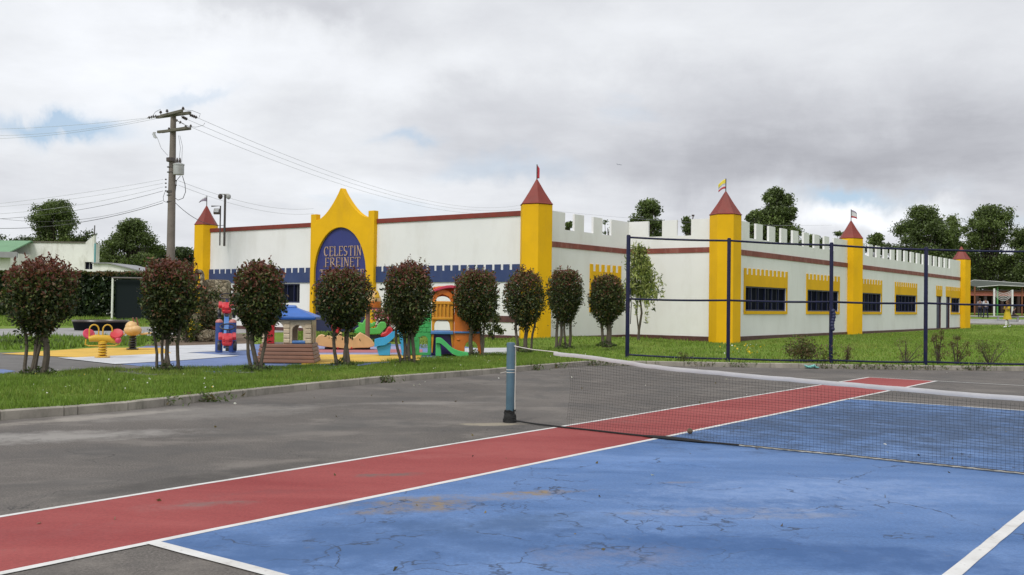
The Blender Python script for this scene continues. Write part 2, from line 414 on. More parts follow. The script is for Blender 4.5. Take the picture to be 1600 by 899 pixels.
# ------------------------------------------------------------------ court
CO = G(236, 849, 0).xy; CV = Vector((.602, .7985)); CW = Vector((.7985, -.602))
def court(s, t, z=0.0):
    p = CO + CV * s + CW * t; return Vector((p.x, p.y, z))
def court_paint(name, c, cl, cd, cracks, stains_and_net_shade):
    global nt, v, sp
    m, nt, b = new_mat(name)
    v = coord(nt); sp = nd(nt, 'ShaderNodeSeparateXYZ'); lk(nt, v, sp.inputs[0])
    vr = nd(nt, 'ShaderNodeMapping'); vr.inputs['Rotation'].default_value = (0, 0, .25); vr.inputs['Scale'].default_value = (.5, 1.5, 1); lk(nt, v, vr.inputs[0])
    n1 = noi(nt, vr.outputs[0], .8, 8, .62, .5); n2 = noi(nt, v, 3.2, 8, .7, .2); n3 = noi(nt, v, 45, 6, .82)
    col = mixc(nt, ramp(nt, n1, [(.34, 0.0), (.62, 1.0)]), cd, cl)
    col = mixc(nt, mth(nt, 'MULTIPLY', ramp(nt, n2, [(.42, 0.0), (.66, 1.0)]), .45), col, c)
    col = mixc(nt, .30, col, ramp(nt, n3, [(.34, tuple(x * .4 for x in c)), (.66, tuple(min(1, x * 1.7) for x in c))]))
    grit = ramp(nt, noi(nt, v, 7, 12, .8, .3), [(.40, .05), (.56, 1.0)])
    for (px, py, sx, sy, am, cc, an) in stains_and_net_shade:
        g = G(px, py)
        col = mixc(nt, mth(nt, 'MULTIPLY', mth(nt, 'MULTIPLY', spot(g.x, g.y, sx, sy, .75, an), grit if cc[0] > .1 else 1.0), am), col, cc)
    # worn-through specks
    wr = ramp(nt, noi(nt, v, 7, 12, .8), [(.58, 0.0), (.68, .8)])
    col = mixc(nt, mth(nt, 'MULTIPLY', wr, ramp(nt, noi(nt, v, .9, 3), [(.5, 0.0), (.65, 1.0)])), col, (.16, .15, .14))
    if cracks:
        for sc_, wd in ((1.5, .024), (.55, .008)):
            cr = nd(nt, 'ShaderNodeTexVoronoi', feature='DISTANCE_TO_EDGE'); cr.inputs['Scale'].default_value = sc_
            wv = nd(nt, 'ShaderNodeVectorMath', operation='ADD'); lk(nt, v, wv.inputs[0])
            nn = nd(nt, 'ShaderNodeTexNoise'); nn.inputs['Scale'].default_value = 2.2; nn.inputs['Detail'].default_value = 8; lk(nt, v, nn.inputs['Vector'])
            lk(nt, nn.outputs['Color'], wv.inputs[1]); lk(nt, wv.outputs[0], cr.inputs['Vector'])
            mk = mth(nt, 'MULTIPLY', ramp(nt, cr.outputs['Distance'], [(0.0, 1.0), (wd, .0)]), ramp(nt, noi(nt, v, 1.7, 5, .6), [(.44, 0.0), (.56, 1.0)]))
            if sc_ > 1:
                g = G(830, 850); mk = mth(nt, 'MULTIPLY', mk, spot(g.x, g.y, 2.4, 1.6, .3, .5))
            col = mixc(nt, mk, col, (.035, .045, .07))
    lk(nt, col, b.inputs['Base Color']); b.inputs['Roughness'].default_value = .75; b.inputs['Specular IOR Level'].default_value = .18
    bump(nt, b, n3, .25, .004)
    return m
brown = (.24, .18, .10)
M_blue = court_paint('court_blue', (.078, .158, .345), (.15, .24, .435), (.052, .112, .25), True,
    [(690, 783, 1.0, .22, .85, brown, .35), (640, 797, .55, .16, .7, brown, .3), (850, 770, .45, .10, .9, brown, .3), (1110, 800, .8, .16, .45, (.32, .29, .27), .2), (1245, 808, .5, .1, .35, (.32, .3, .28), .2), (1060, 755, .25, .06, .5, brown, .2),
     (780, 820, 1.0, .35, .6, (.06, .11, .21), .3), (1330, 868, 1.5, .42, .75, (.04, .095, .235), -.3), (1060, 850, 1.0, .35, .6, (.045, .105, .25), -.3), (1280, 770, 1.6, .8, .55, (.22, .31, .51), .2), (1000, 725, 1.2, .45, .45, (.14, .25, .50), .2), (1430, 662, 6.0, 3.6, .85, (.048, .078, .14), -.3), (560, 850, 1.6, .8, .6, (.05, .105, .235), .3), (350, 880, 1.2, .7, .5, (.05, .11, .25), .3), (960, 870, .6, .3, .3, (.25, .23, .26), .2)])  # widest dark patch: the net's darkening of the court behind it, painted into the colour
M_red = court_paint('court_red', (.265, .052, .050), (.32, .082, .076), (.215, .036, .036), False,
    [(610, 743, .38, .12, .85, (.12, .11, .10), .3), (420, 770, .5, .12, .5, (.2, .06, .06), .3), (700, 712, .8, .2, .4, (.34, .11, .1), .3), (960, 660, .8, .2, .5, (.2, .07, .065), .2), (330, 788, .35, .10, .8, (.14, .12, .11), .3), (300, 790, .5, .25, .3, (.3, .16, .15), .3), (80, 835, .8, .3, .25, (.28, .09, .09), .3)])
def sheet(name, pts, z, mat, cuts=1):
    return tag(quick_mesh(name, [(p.x, p.y, z) for p in pts], [list(range(len(pts)))], mat), kind='structure')
AL = -1.40
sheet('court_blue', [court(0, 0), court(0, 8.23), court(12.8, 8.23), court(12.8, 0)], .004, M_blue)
sheet('court_red_strip', [court(-8, AL), court(-8, 0), court(18.29, 0), court(18.29, AL)], .004, M_red)
m, nt, b = new_mat('line_white'); v = coord(nt)
col = ramp(nt, noi(nt, v, 3, 8, .7), [(.3, (.36, .34, .31)), (.42, (.56, .55, .53)), (.7, (.68, .68, .67))])
wr = ramp(nt, noi(nt, v, 14, 8, .75), [(.57, 0.0), (.68, .75)])
lk(nt, mixc(nt, wr, col, (.3, .28, .26)), b.inputs['Base Color']); b.inputs['Roughness'].default_value = .7
M_line = m
def line(a, bb, wd=.075, z=.009, rag=.007):
    a = Vector(a); bb = Vector(bb); L = (bb - a).length; n = max(2, int(L / .18)); t = (bb - a).normalized(); nr = Vector((-t.y, t.x, 0))
    V = []
    for i in range(n + 1):
        p = a + t * L * i / n
        wob = noise.noise(p * .45 + Vector((a.x, 0, 7))) * .018
        for s_, k in ((-1, 3.1), (1, 9.7)):
            e = wd / 2 + rag * noise.noise(p * 3 + Vector((0, 0, k)))
            q = p + nr * (s_ * e + wob); V.append((q.x, q.y, z))
    F = [(2 * i, 2 * i + 2, 2 * i + 3, 2 * i + 1) for i in range(n)]
    return V, F
def lines(name, segs):
    V = []; F = []
    for k, s_ in enumerate(segs):
        a, c = line(s_[0], s_[1], *(s_[2:])); o = len(V)
        V += a; F += [tuple(i + o for i in f) for f in c]
    tag(quick_mesh(name, V, F, M_line), kind='structure')
lines('court_lines', [(court(-8, AL), court(18.33, AL), .055, .0055), (court(-8, 0), court(18.33, 0), .062, .0061),
    (court(18.29, AL), court(18.29, 14), .055, .0067), (court(0, 0), court(0, 9.6), .085, .0073), (court(12.8, 0), court(12.8, 9.6), .055, .0073),
    (court(0, 4.0), court(12.8, 4.0), .085, .0079), (court(-8, 8.23), court(18.3, 8.23), .075, .0085), (court(-8, 9.6), court(18.3, 9.6), .075, .0091)])

# ------------------------------------------------------------------ playground surfaces, paths, soil
def pxpoly(name, pts, z, mat):
    return sheet(name, [G(x, y, z) for x, y in pts], z, mat)
def rubber(name, c): return paint(name, c, .85, .14, 1.2, tuple(x * .6 for x in c), .35, .3)
M_rblue = rubber('rubber_blue', (.13, .185, .36)); M_ryel = rubber('rubber_yellow', (.60, .37, .05)); M_rwhite = rubber('rubber_white', (.50, .51, .53))
M_rred = rubber('rubber_red', (.36, .12, .13)); M_rlav = rubber('rubber_lavender', (.25, .26, .42))
M_tar = paint('path_tarmac', (.115, .11, .105), .9, .2, 1.5, (.2, .19, .18), .4, .4)
M_path = paint('path_grey', (.27, .265, .26), .9, .2, 1.0, (.18, .17, .15), .4, .3)
M_soil = paint('soil_brown', (.13, .09, .06), .95, .35, 4, (.22, .17, .12), .5, .8)
pxpoly('tarmac_path', [(-260, 556), (5, 551), (120, 549), (400, 549), (400, 583), (240, 586), (100, 588), (-300, 600)], GZ + .006, M_tar)
pxpoly('playground_floor', [(95, 560), (250, 538), (700, 538), (800, 552), (640, 563), (520, 576), (320, 582)], GZ + .011, M_rblue)
pxpoly('playground_blue_patch', [(-120, 584), (-120, 578), (5, 577), (24, 580), (5, 584)], GZ + .011, M_rblue)
pxpoly('playground_yellow_patch', [(0, 553), (150, 543.5), (268, 543.5), (268, 552), (120, 558.5)], GZ + .016, M_ryel)
pxpoly('playground_white_patch', [(90, 559), (120, 558.5), (268, 552), (250, 541), (390, 537), (392, 547), (292, 551), (375, 556), (278, 563.5), (180, 569)], GZ + .021, M_rwhite)
pxpoly('playground_lavender_stripe', [(488, 541), (640, 541), (640, 554), (488, 554)], GZ + .016, M_rlav)
pxpoly('playground_red_stripe', [(486, 546), (660, 546), (660, 551), (484, 551)], GZ + .021, M_rred)
pxpoly('playground_yellow_band', [(482, 554), (660, 554), (655, 563), (520, 568), (470, 570)], GZ + .021, M_ryel)
pxpoly('concrete_slab', [(675, 545), (792, 543.5), (815, 549), (790, 553), (700, 556)], GZ + .026, M_rwhite)
pxpoly('grey_path', [(-150, 528), (-150, 516), (120, 512.5), (300, 510), (460, 511), (460, 519), (200, 525.5)], GZ + .006, M_path)
pxpoly('soil_bed', [(225, 541), (250, 527), (300, 521), (400, 522), (392, 537), (300, 540.5)], GZ + .016, M_soil)
# footpath by the retaining strip on the far right
def drape(name, pts_rows, mat, dz=.012):
    V = []; F = []; n = len(pts_rows[0])
    for row in pts_rows:
        for (x, y) in row: V.append((x, y, tz(x, y) + dz))
    for j in range(len(pts_rows) - 1):
        for i in range(n - 1): F.append((j * n + i, j * n + i + 1, (j + 1) * n + i + 1, (j + 1) * n + i))
    return tag(quick_mesh(name, V, F, mat), kind='structure')
drape('footpath', [[(x, y) for x in np.arange(28, 90, 2.0)] for y in np.arange(81, 86.01, .625)], M_path, .03)
drape('pavement', [[(x, y) for x in np.arange(28, 90, 2.0)] for y in np.arange(89, 91.6, .625)], M_path, .03)
# ------------------------------------------------------------------ castle building
M_white = paint('wall_white', (.76, .76, .75), .8, .04, .45, (.47, .44, .38), .22, .12)
M_yel = paint('castle_yellow', (.74, .42, .004), .75, .07, .8, (.40, .22, .03), .25, .1, 0, .25)
M_redtile = paint('castle_red', (.19, .024, .014), .6, .16, 2.0, (.16, .05, .04), .4, .15)
M_maroon = paint('band_maroon', (.085, .032, .028), .6, .2, 2, (.2, .1, .08), .3)
M_stripe = paint('stripe_brick', (.20, .05, .036), .7, .22, 1.6, (.36, .20, .16), .6)
M_navy = paint('castle_blue', (.022, .043, .135), .55, .12, 1.5, (.07, .09, .16), .4)
M_sign = paint('sign_blue', (.022, .030, .165), .5, .12, .8, (.06, .05, .2), .4)
M_letter = paint('letter_tan', (.46, .32, .23), .5, .1, 4)
M_navyfr = paint('frame_navy', (.012, .017, .065), .45, .15, 4)
M_dark = paint('inside_dark', (.012, .012, .014), .9, .2, 3)
M_curtain = paint('curtain_grey', (.028, .03, .036), .8, .3, 3)
m, nt, b = new_mat('window_glass'); b.inputs['Base Color'].default_value = (.01, .012, .02, 1); b.inputs['Roughness'].default_value = .12; b.inputs['IOR'].default_value = 1.03; b.inputs['Specular IOR Level'].default_value = .1
bump(nt, b, noi(nt, coord(nt), 1.5, 2), .05, .02)
M_glass = m
castle = thing('castle_building', 'low white school building dressed as a castle with yellow corner towers and red cone roofs', 'building', (BX0, BY0, 0), math.atan2(-.6, .8))
inv_c = WM(castle).inverted()
def wallX(px, py=450, Y=0.0):       # point of the plane Y=const of the castle seen at a pixel
    o = inv_c @ Vector((0, 0, CAM_H)); d = inv_c.to_3x3() @ ray(px, py); t = (Y - o.y) / d.y; return o + d * t
def wallY(px, py=450, X=0.0):
    o = inv_c @ Vector((0, 0, CAM_H)); d = inv_c.to_3x3() @ ray(px, py); t = (X - o.x) / d.x; return o + d * t
AX = wallX(318).x
IY = wallY(981.3).y
CXX = wallX(1131, 450, IY).x
DY = wallY(1329, 450, CXX).y
EY = wallY(1503, 450, CXX).y
print('castle', AX, IY, CXX, DY, EY)
EAVE, APEX = 5.32, 6.33
TH = .22
def strips(L0, L1, z0, z1, openings):
    """rectangles left of a wall from L0..L1 once the openings (a,b,za,zb) are cut"""
    ed = sorted(set([L0, L1] + [o[0] for o in openings] + [o[1] for o in openings])); rects = []
    for a, c in zip(ed[:-1], ed[1:]):
        mid = (a + c) / 2; op = [o for o in openings if o[0] < mid < o[1]]
        if not op: rects.append((a, c, z0, z1))
        else:
            o = op[0]
            if o[2] > z0: rects.append((a, c, z0, o[2]))
            if o[3] < z1: rects.append((a, c, o[3], z1))
    return rects
def crenel_profile(L0, L1, zb, zt, zbase, notches):
    pts = [(L0, zbase), (L0, zt)]
    for a, c in notches: pts += [(a, zt), (a, zb), (c, zb), (c, zt)]
    return pts + [(L1, zt), (L1, zbase)]
Z0 = -.3
# --- left facade (plane Y = 0, faces -Y)
gx0, gx1 = wallX(489).x, wallX(588).x
wx0, wx1 = wallX(418).x, wallX(468.5).x
op_left = [(wx0, wx1, 1.43, 2.32), (gx0 + .25, gx1 - .25, Z0, 4.93)]
mb = MB()
for a, c, z0, z1 in strips(AX, 0, Z0, 4.95, op_left): mb.box(a, c, 0, TH, z0, z1)
wall_left = mb.build('wall', M_white, castle); wall_left['label'] = 'long white wall with the arched entrance and blue crenel band'
mb = MB(); mb.box(AX, gx0 - .002, -.05, TH + .03, 4.94, 5.14); mb.box(gx1 + .002, 0, -.05, TH + .03, 4.94, 5.14)
mb.each('wall_coping', M_redtile, castle, bevel=.01)
mb = MB()
for a, c in ((AX, gx0), (gx1, 0)):
    mb.box(a, c, -.03, -.003, .78, 1.03)
mb.each('dado_band', M_maroon, castle)
mb = MB()
for a, c in ((AX, gx0), (gx1, 0)): mb.box(a, c, -.04, -.003, Z0, .27)
mb.each('plinth', M_maroon, castle)
for a, c in ((AX + .5, gx0 - .01), (gx1 + .01, -.5)):
    per = .43; n = int((c - a) / per); per = (c - a) / n
    notches = [(a + per * i + per * .66, a + per * (i + 1)) for i in range(n - 1)]
    mb = MB().prism(crenel_profile(a, c, 2.84, 3.06, 2.37, notches), -.05, -.003)
    mb.build('blue_crenel_band', M_navy, castle)
# window in the left facade
def window(plane, a, c, z0, z1, nm, hood=None, face=-1, off=0.0, curt=.5):
    """plane 'Y' (facade along X, faces -Y) or 'X' (facade along Y, faces +X). a..c along the facade"""
    def bx(mb, l0, l1, d0, d1, zz0, zz1, m=0):
        # d measured outwards from the wall face
        if plane == 'Y': mb.box(l0, l1, off - d1, off - d0, zz0, zz1, m)
        else: mb.box(off + d0, off + d1, l0, l1, zz0, zz1, m)
    mb = MB(); fr = .06
    bx(mb, a, a + fr, -.16, -.04, z0, z1); bx(mb, c - fr, c, -.16, -.04, z0, z1)
    bx(mb, a + fr, c - fr, -.16, -.04, z0, z0 + fr); bx(mb, a + fr, c - fr, -.16, -.04, z1 - fr, z1)
    wn = mb.build('window', M_navyfr, castle); 
    mb = MB()
    k = nm
    for i in range(1, k):
        x = a + (c - a) * i / k; bx(mb, x - .018, x + .018, -.15, -.05, z0 + fr, z1 - fr)
    mb.each('mullion', M_navyfr, wn)
    mb = MB(); bx(mb, a + fr, c - fr, -.135, -.125, z0 + fr, z1 - fr); mb.build('pane', M_glass, wn)
    # curtains seen on part of the window, in front of the dark glass reveal
    mb = MB(); r_ = random.Random(int(a * 100))
    for i in range(k):
        x0_ = a + (c - a) * i / k + .05; x1_ = a + (c - a) * (i + 1) / k - .05
        if r_.random() < curt:
            nb = 2
            for q in range(nb):
                xx = x0_ + (x1_ - x0_) * (q + r_.uniform(.1, .9)) / nb
                bx(mb, xx - .035, xx + .035, -.122, -.112, z0 + fr, z1 - fr)
    mb.each('curtain', M_curtain, wn)
    mb = MB(); bx(mb, a, c, -.30, -.24, z0, z1); 
    if hood:
        zb, zn, zt, sb, h0, h1 = hood
        n = max(2, int(round((h1 - h0) / .52)))
        if h1 - h0 < 2: n = max(2, int(round((h1 - h0) / .42)))
        per = (h1 - h0) / (n + .5); notches = [(h0 + per * (i + .5), h0 + per * (i + 1)) for i in range(n)]
        mb2 = MB(); mb2.prism(crenel_profile(h0, h1, zn, zt, zb, notches), *((off - .035, off - .003) if plane == 'Y' else (off + .003, off + .035)), axis='Y' if plane == 'Y' else 'X')
        mb2.build('window_hood', M_yel, wn)
        mb3 = MB()
        bx(mb3, h0, a - .002, .003, .034, sb, zb - .002); bx(mb3, c + .002, h1, .003, .034, sb, zb - .002); bx(mb3, a - .002, c + .002, .003, .06, sb, z0)
        mb3.each('window_surround', M_yel, wn)
    return wn
window('Y', wx0, wx1, 1.43, 2.32, 5, curt=.25)
# --- entrance gable
zs = 5.22; gz = 6.60; pier = .36
pk = wallX(535.5).x
ol = [(gx0, Z0), (gx0, 5.50), (gx0 + pier, 5.50), (gx0 + pier, zs)]
for i in range(1, 15):
    t = i / 15
    ol.append((gx0 + pier + (pk - .06 - gx0 - pier) * t, zs + (gz - .06 - zs) * (t ** 1.75)))
ol += [(pk - .05, gz - .02), (pk, gz), (pk + .05, gz - .02)]
for i in range(14, 0, -1):
    t = i / 15
    ol.append((gx1 - pier + (pk + .06 - gx1 + pier) * t, zs + (gz - .06 - zs) * (t ** 1.75)))
ol += [(gx1 - pier, zs), (gx1 - pier, 5.50), (gx1, 5.50), (gx1, Z0)]
ix0, ix1 = wallX(495).x, wallX(576).x; spring = 2.75; atop = 4.84; icx = (ix0 + ix1) / 2; irx = (ix1 - ix0) / 2
inner = [(ix1, Z0)] + [(icx + irx * math.cos(PI * i / 32), spring + (atop - spring) * math.sin(PI * i / 32)) for i in range(33)] + [(ix0, Z0)]
gable = MB().prism(ol + inner, -.2, .06).build('entrance_gable', M_yel, castle, bevel=.012)
sp_pts = [(ix1 - .0, 2.18)] + [(icx + (irx + .05) * math.cos(PI * i / 32), spring + (atop + .05 - spring) * math.sin(PI * i / 32)) for i in range(33)] + [(ix0, 2.18)]
MB().prism(sp_pts, -.085, -.02).build('sign_panel', M_sign, gable)
mb = MB()
for a, c in ((ix0 + .02, icx - .03), (icx + .03, ix1 - .02)):
    mb.box(a, c, -.06, -.01, .05, 2.17)
    for q in range(3): mb.box(a + .12 + q * (c - a - .18) / 3, a + .06 + (q + 1) * (c - a - .18) / 3, -.075, -.06, .9, 2.0)
dr = mb.build('entrance_door', M_navyfr, gable, bevel=.006)
# stroke lettering: thick stems, thin arms, small serifs
def letter(ch, h, wd, o, mb, y0=-.115, y1=-.086):
    tk = h * .105; tn = h * .048; sf = h * .10
    def S(x0, z0, x1, z1, t):
        dx, dz = x1 - x0, z1 - z0; L = math.hypot(dx, dz) or 1; nx_, nz_ = -dz / L * t / 2, dx / L * t / 2
        y0_ = y0 - .0009 * len(mb.f) / 6
        mb.prism([(o[0] + x0 + nx_, o[1] + z0 + nz_), (o[0] + x1 + nx_, o[1] + z1 + nz_), (o[0] + x1 - nx_, o[1] + z1 - nz_), (o[0] + x0 - nx_, o[1] + z0 - nz_)], y0_, y1)
    def stem(x, z0=0, z1=None):
        z1 = h if z1 is None else z1
        S(x, z0, x, z1, tk)
        if z0 == 0: S(x - sf, tn / 2, x + sf, tn / 2, tn)
        if z1 == h: S(x - sf, h - tn / 2, x + sf, h - tn / 2, tn)
    def arc(cx, cz, rx, rz, a0, a1, n=16):
        ps = [(cx + rx * math.cos(R(a0 + (a1 - a0) * i / n)), cz + rz * math.sin(R(a0 + (a1 - a0) * i / n))) for i in range(n + 1)]
        for i in range(n):
            am = R(a0 + (a1 - a0) * (i + .5) / n); S(*ps[i], *ps[i + 1], tn + (tk - tn) * abs(math.cos(am)))
    l = sf * .9; r = wd - sf * .3
    if ch == 'E': stem(l); S(l, h - tn / 2, r, h - tn / 2, tn); S(l, tn / 2, r, tn / 2, tn); S(l, h * .52, r * .85, h * .52, tn); S(r, h, r, h * .82, tn); S(r, 0, r, h * .2, tn)
    elif ch == 'F': stem(l); S(l, h - tn / 2, r, h - tn / 2, tn); S(l, h * .5, r * .85, h * .5, tn); S(r, h, r, h * .82, tn)
    elif ch == 'L': stem(l); S(l, tn / 2, r, tn / 2, tn); S(r, 0, r, h * .24, tn)
    elif ch == 'I': stem(wd / 2)
    elif ch == 'T': stem(wd / 2, 0, h - .001); S(0, h - tn / 2, wd, h - tn / 2, tn); S(tn / 2, h, tn / 2, h * .8, tn); S(wd - tn / 2, h, wd - tn / 2, h * .8, tn)
    elif ch == 'N': S(l, 0, l, h, tn); S(l - sf, tn / 2, l + sf, tn / 2, tn); S(l - sf, h - tn / 2, l, h - tn / 2, tn); S(l, h, wd - sf, 0, tk); S(wd - sf, 0, wd - sf, h, tn); S(wd - 2 * sf, h - tn / 2, wd, h - tn / 2, tn)
    elif ch == 'R': stem(l); arc(l + wd * .28, h * .75, wd * .36, h * .235, -90, 90, 10); S(l, h - tn / 2, l + wd * .3, h - tn / 2, tn); S(l, h * .51, l + wd * .3, h * .51, tn); S(l + wd * .3, h * .51, wd, 0, tk)
    elif ch == 'C': arc(wd / 2, h / 2, wd / 2 - tk / 2, h / 2 - tn / 2, 48, 312); S(wd * .88, h * .98, wd * .88, h * .72, tn)
    elif ch == 'O': arc(wd / 2, h / 2, wd / 2 - tk / 2, h / 2 - tn / 2, 0, 360, 22)
    elif ch == 'S': arc(wd / 2, h * .74, wd / 2 - tk / 2, h * .235, 40, 250, 12); arc(wd / 2, h * .26, wd / 2 - tk / 2, h * .235, -140, 90, 14)
    elif ch == 'Y': stem(wd / 2, 0, h * .45); S(wd / 2, h * .45, sf * .5, h, tk); S(wd / 2, h * .45, wd - sf * .5, h, tn); S(0, h - tn / 2, 2 * sf, h - tn / 2, tn); S(wd - 2 * sf, h - tn / 2, wd, h - tn / 2, tn)
    elif ch == 'U': S(l, h * .3, l, h, tk); S(wd - l, h * .3, wd - l, h, tn); arc(wd / 2, h * .32, wd / 2 - l, h * .3, 180, 360, 12); S(0, h - tn / 2, 2 * sf, h - tn / 2, tn); S(wd - 2 * sf, h - tn / 2, wd, h - tn / 2, tn)
    elif ch == 'H': stem(l); stem(wd - l); S(l, h * .52, wd - l, h * .52, tn)
def word_(txt, x0, x1, z0, h):
    wt = {'I': .45, ' ': .5, 'E': .85, 'F': .85, 'L': .85, 'S': .8}
    tot = sum(wt.get(c, 1.0) for c in txt); u = (x1 - x0) / tot; x = x0
    for c in txt:
        ww = wt.get(c, 1.0) * u
        if c != ' ':
            mb = MB(); letter(c, h, ww * .80, (x + ww * .1, z0), mb); mb.build('letter', M_letter, gable)
        x += ww
word_('CELESTIN', wallX(507.5).x, wallX(567.5).x, 3.56, .44)
word_('FREINET', wallX(509.5).x, wallX(566).x, 3.07, .42)
word_('TINY HOUSE', wallX(501.5).x, wallX(572).x, 2.52, .44)

# --- recess section beside the corner tower (plane X = 0, faces +X), then plane Y = IY, then the long right facade
def wy(px, X=0.0): return wallY(px, 450, X).y
NZ, PT = 4.53, 5.22
w1a, w1b = wy(921), wy(969.5)
mb = MB()
for a, c, z0, z1 in strips(0.22, IY, Z0, 4.3, [(w1a + .08, w1b - .08, 1.34, 2.42)]): mb.box(-TH, 0, a, c, z0, z1)
mb.prism(crenel_profile(0.22, IY, NZ, PT, 4.3, [(wy(a), wy(c)) for a, c in ((881.8, 896.6), (911.4, 926.2), (940.2, 954.2))]), -.10, 0, 'X')
mb.build('wall', M_white, castle)
window('X', w1a + .08, w1b - .08, 1.34, 2.42, 4, (2.42, 2.93, 3.23, 1.2, w1a, w1b), curt=.4)
mb = MB()
for a, c, z0, z1 in strips(.003, CXX, Z0, 4.3, []): mb.box(a, c, IY, IY + TH, z0, z1)
nx_ = lambda px: wallX(px, 450, IY).x
mb.prism(crenel_profile(.003, CXX, NZ, PT, 4.3, [(nx_(1012), nx_(1033.5)), (nx_(1056.6), nx_(1079))]), IY, IY + .10)
mb.build('wall', M_white, castle)
DOOR = [(wy(1463.5, CXX), wy(1471, CXX)), (wy(1478.5, CXX), wy(1484.5, CXX))]
wins = [(wy(1164, CXX), wy(1228, CXX)), (wy(1261, CXX), wy(1310, CXX)), (DY + 1.0, wy(1376.5, CXX)), (wy(1399, CXX), wy(1431.5, CXX)), (DOOR[1][1] + .25, EY - .75)]
ops = [(a, c, 1.34, 2.42) for a, c in wins] + [(a, c, Z0, 2.47) for a, c in DOOR]
mb = MB()
for a, c, z0, z1 in strips(IY + TH, EY, Z0, 4.3, ops): mb.box(CXX - TH, CXX, a, c, z0, z1)
per = 1.36; notc = []
y = wy(1170.4, CXX)
ya, yb = wy(1170.4, CXX), wy(1302.6, CXX)
nn_ = 8; per = (yb - ya) / (nn_ - .5)
for i in range(nn_): notc.append((ya + per * i, ya + per * i + per * .5))
ya2, yb2 = DY + 1.0, EY - 2.6; n2 = int((yb2 - ya2) / per)
for i in range(n2): notc.append((ya2 + per * i, ya2 + per * i + per * .5))
mb.prism(crenel_profile(IY + TH, EY, NZ, PT, 4.3, notc), CXX - .10, CXX, 'X')
wr_ = mb.build('wall', M_white, castle); wr_['label'] = 'long white wall with a row of yellow hooded windows'
for i, (a, c) in enumerate(wins):
    h0, h1 = a - .14, c + .14
    window('X', a, c, 1.34, 2.42, 6 if i < 4 else 3, (2.42, 2.93, 3.2, 1.2, h0, h1), off=CXX, curt=[.55, .35, .5, .4, .2][i])
for a, c in DOOR:
    mb = MB(); mb.box(CXX - .16, CXX - .1, a + .05, c - .05, Z0, 2.42); d_ = mb.build('door', M_navyfr, castle)
    mb = MB(); mb.box(CXX - .18, CXX - .03, a, a + .05, Z0, 2.47); mb.box(CXX - .18, CXX - .03, c - .05, c, Z0, 2.47); mb.each('door_frame', M_maroon, d_)
    mb = MB(); mb.box(CXX - .1, CXX - .05, a + .12, a + .16, 1.0, 1.25); mb.build('handle', M_yel, d_)
    n = 3; per_ = (c - a + .3) / (n + .5)
    nt_ = [(a - .15 + per_ * (i + .5), a - .15 + per_ * (i + 1)) for i in range(n)]
    MB().prism(crenel_profile(a - .15, c + .15, 2.93, 3.2, 2.47, nt_), CXX + .003, CXX + .035, 'X').build('door_hood', M_yel, d_)
# brick-red stripe and brown foot of those walls
mb = MB()
mb.box(.003, .03, .4, IY - .031, 3.79, 4.01)
mb.box(.003, CXX, IY - .03, IY - .003, 3.79, 4.01)
mb.box(CXX + .003, CXX + .03, IY + .3, EY, 3.74, 3.98)
mb.each('brick_red_stripe', M_stripe, castle)
mb = MB()
mb.box(.003, .03, .4, IY - .031, Z0, .22); mb.box(.003, CXX, IY - .03, IY - .003, Z0, .24); mb.box(CXX + .003, CXX + .03, IY + .3, EY, Z0, .24)
mb.each('plinth', M_maroon, castle)
# hidden back walls and a low flat roof
mb = MB(); mb.box(AX, AX + TH, TH + .002, EY, Z0, 4.4); mb.box(AX + TH + .002, CXX - .002 - TH, EY - TH, EY, Z0, 4.4)
mb.each('back_wall', M_white, castle)
mb = MB(); mb.box(AX + TH + .01, -TH - .01, TH + .04, EY - TH - .01, 4.05, 4.2); mb.box(-TH - .005, CXX - TH - .01, IY + TH + .01, EY - TH - .01, 4.05, 4.2)
mb.each('flat_roof', M_path, castle)
# towers: six-sided posts with red cones
def tower(x, y, rot, r=.66, lab=None):
    zb = -.3
    mb = MB().lathe([(r, zb), (r, EAVE)], 6, (x, y, 0), start=rot)
    t = mb.build('tower', M_yel, castle, bevel=.01)
    if lab: t['label'] = lab
    mb = MB().lathe([(r * 1.0, EAVE + .003), (r * 1.05, EAVE + .03), (r * .97, EAVE + .07), (r * .50, EAVE + .52), (.03, APEX)], 6, (x, y, 0), start=rot)
    mb.build('tower_roof', M_redtile, t)
tower(AX, .1, R(10), .60); tower(.1, .1, R(12), .67); tower(CXX, IY + .1, R(25), .655); tower(CXX, DY, R(0), .655); tower(CXX - .05, EY, R(8), .64)
# flags on the tower tips
M_pole = paint('pole_metal', (.10, .09, .085), .5, .2, 5, None, 0, 0, .6)
def flagcloth(name, cols, w_, h_, droop, parent, off, waves=1.0, ang=0.0, taper=0.0):
    """cloth with true folds; stripes of colour are separate materials"""
    nu, nv = 14, 9; V = []; mi = []; F = []
    for j in range(nv + 1):
        for i in range(nu + 1):
            u, q = i / nu, j / nv
            hh = h_ * (1 - taper * u)
            x = w_ * u; z = (q - .5) * hh - droop * u * u
            y = .10 * w_ * math.sin(u * 6 * waves + q * 1.2) * u
            V.append((off[0] + x * math.cos(ang) - y * math.sin(ang), off[1] + x * math.sin(ang) + y * math.cos(ang), off[2] + z))
    for j in range(nv):
        for i in range(nu):
            F.append((j * (nu + 1) + i, j * (nu + 1) + i + 1, (j + 1) * (nu + 1) + i + 1, (j + 1) * (nu + 1) + i))
            mi.append(min(len(cols) - 1, int((1 - (j + .5) / nv) * len(cols))))
    o = quick_mesh(name, V, F, cols, parent, mi)
    s_ = o.modifiers.new('thick', 'SOLIDIFY'); s_.thickness = .008
    o.data.polygons.foreach_set('use_smooth', [True] * len(F))
    return o
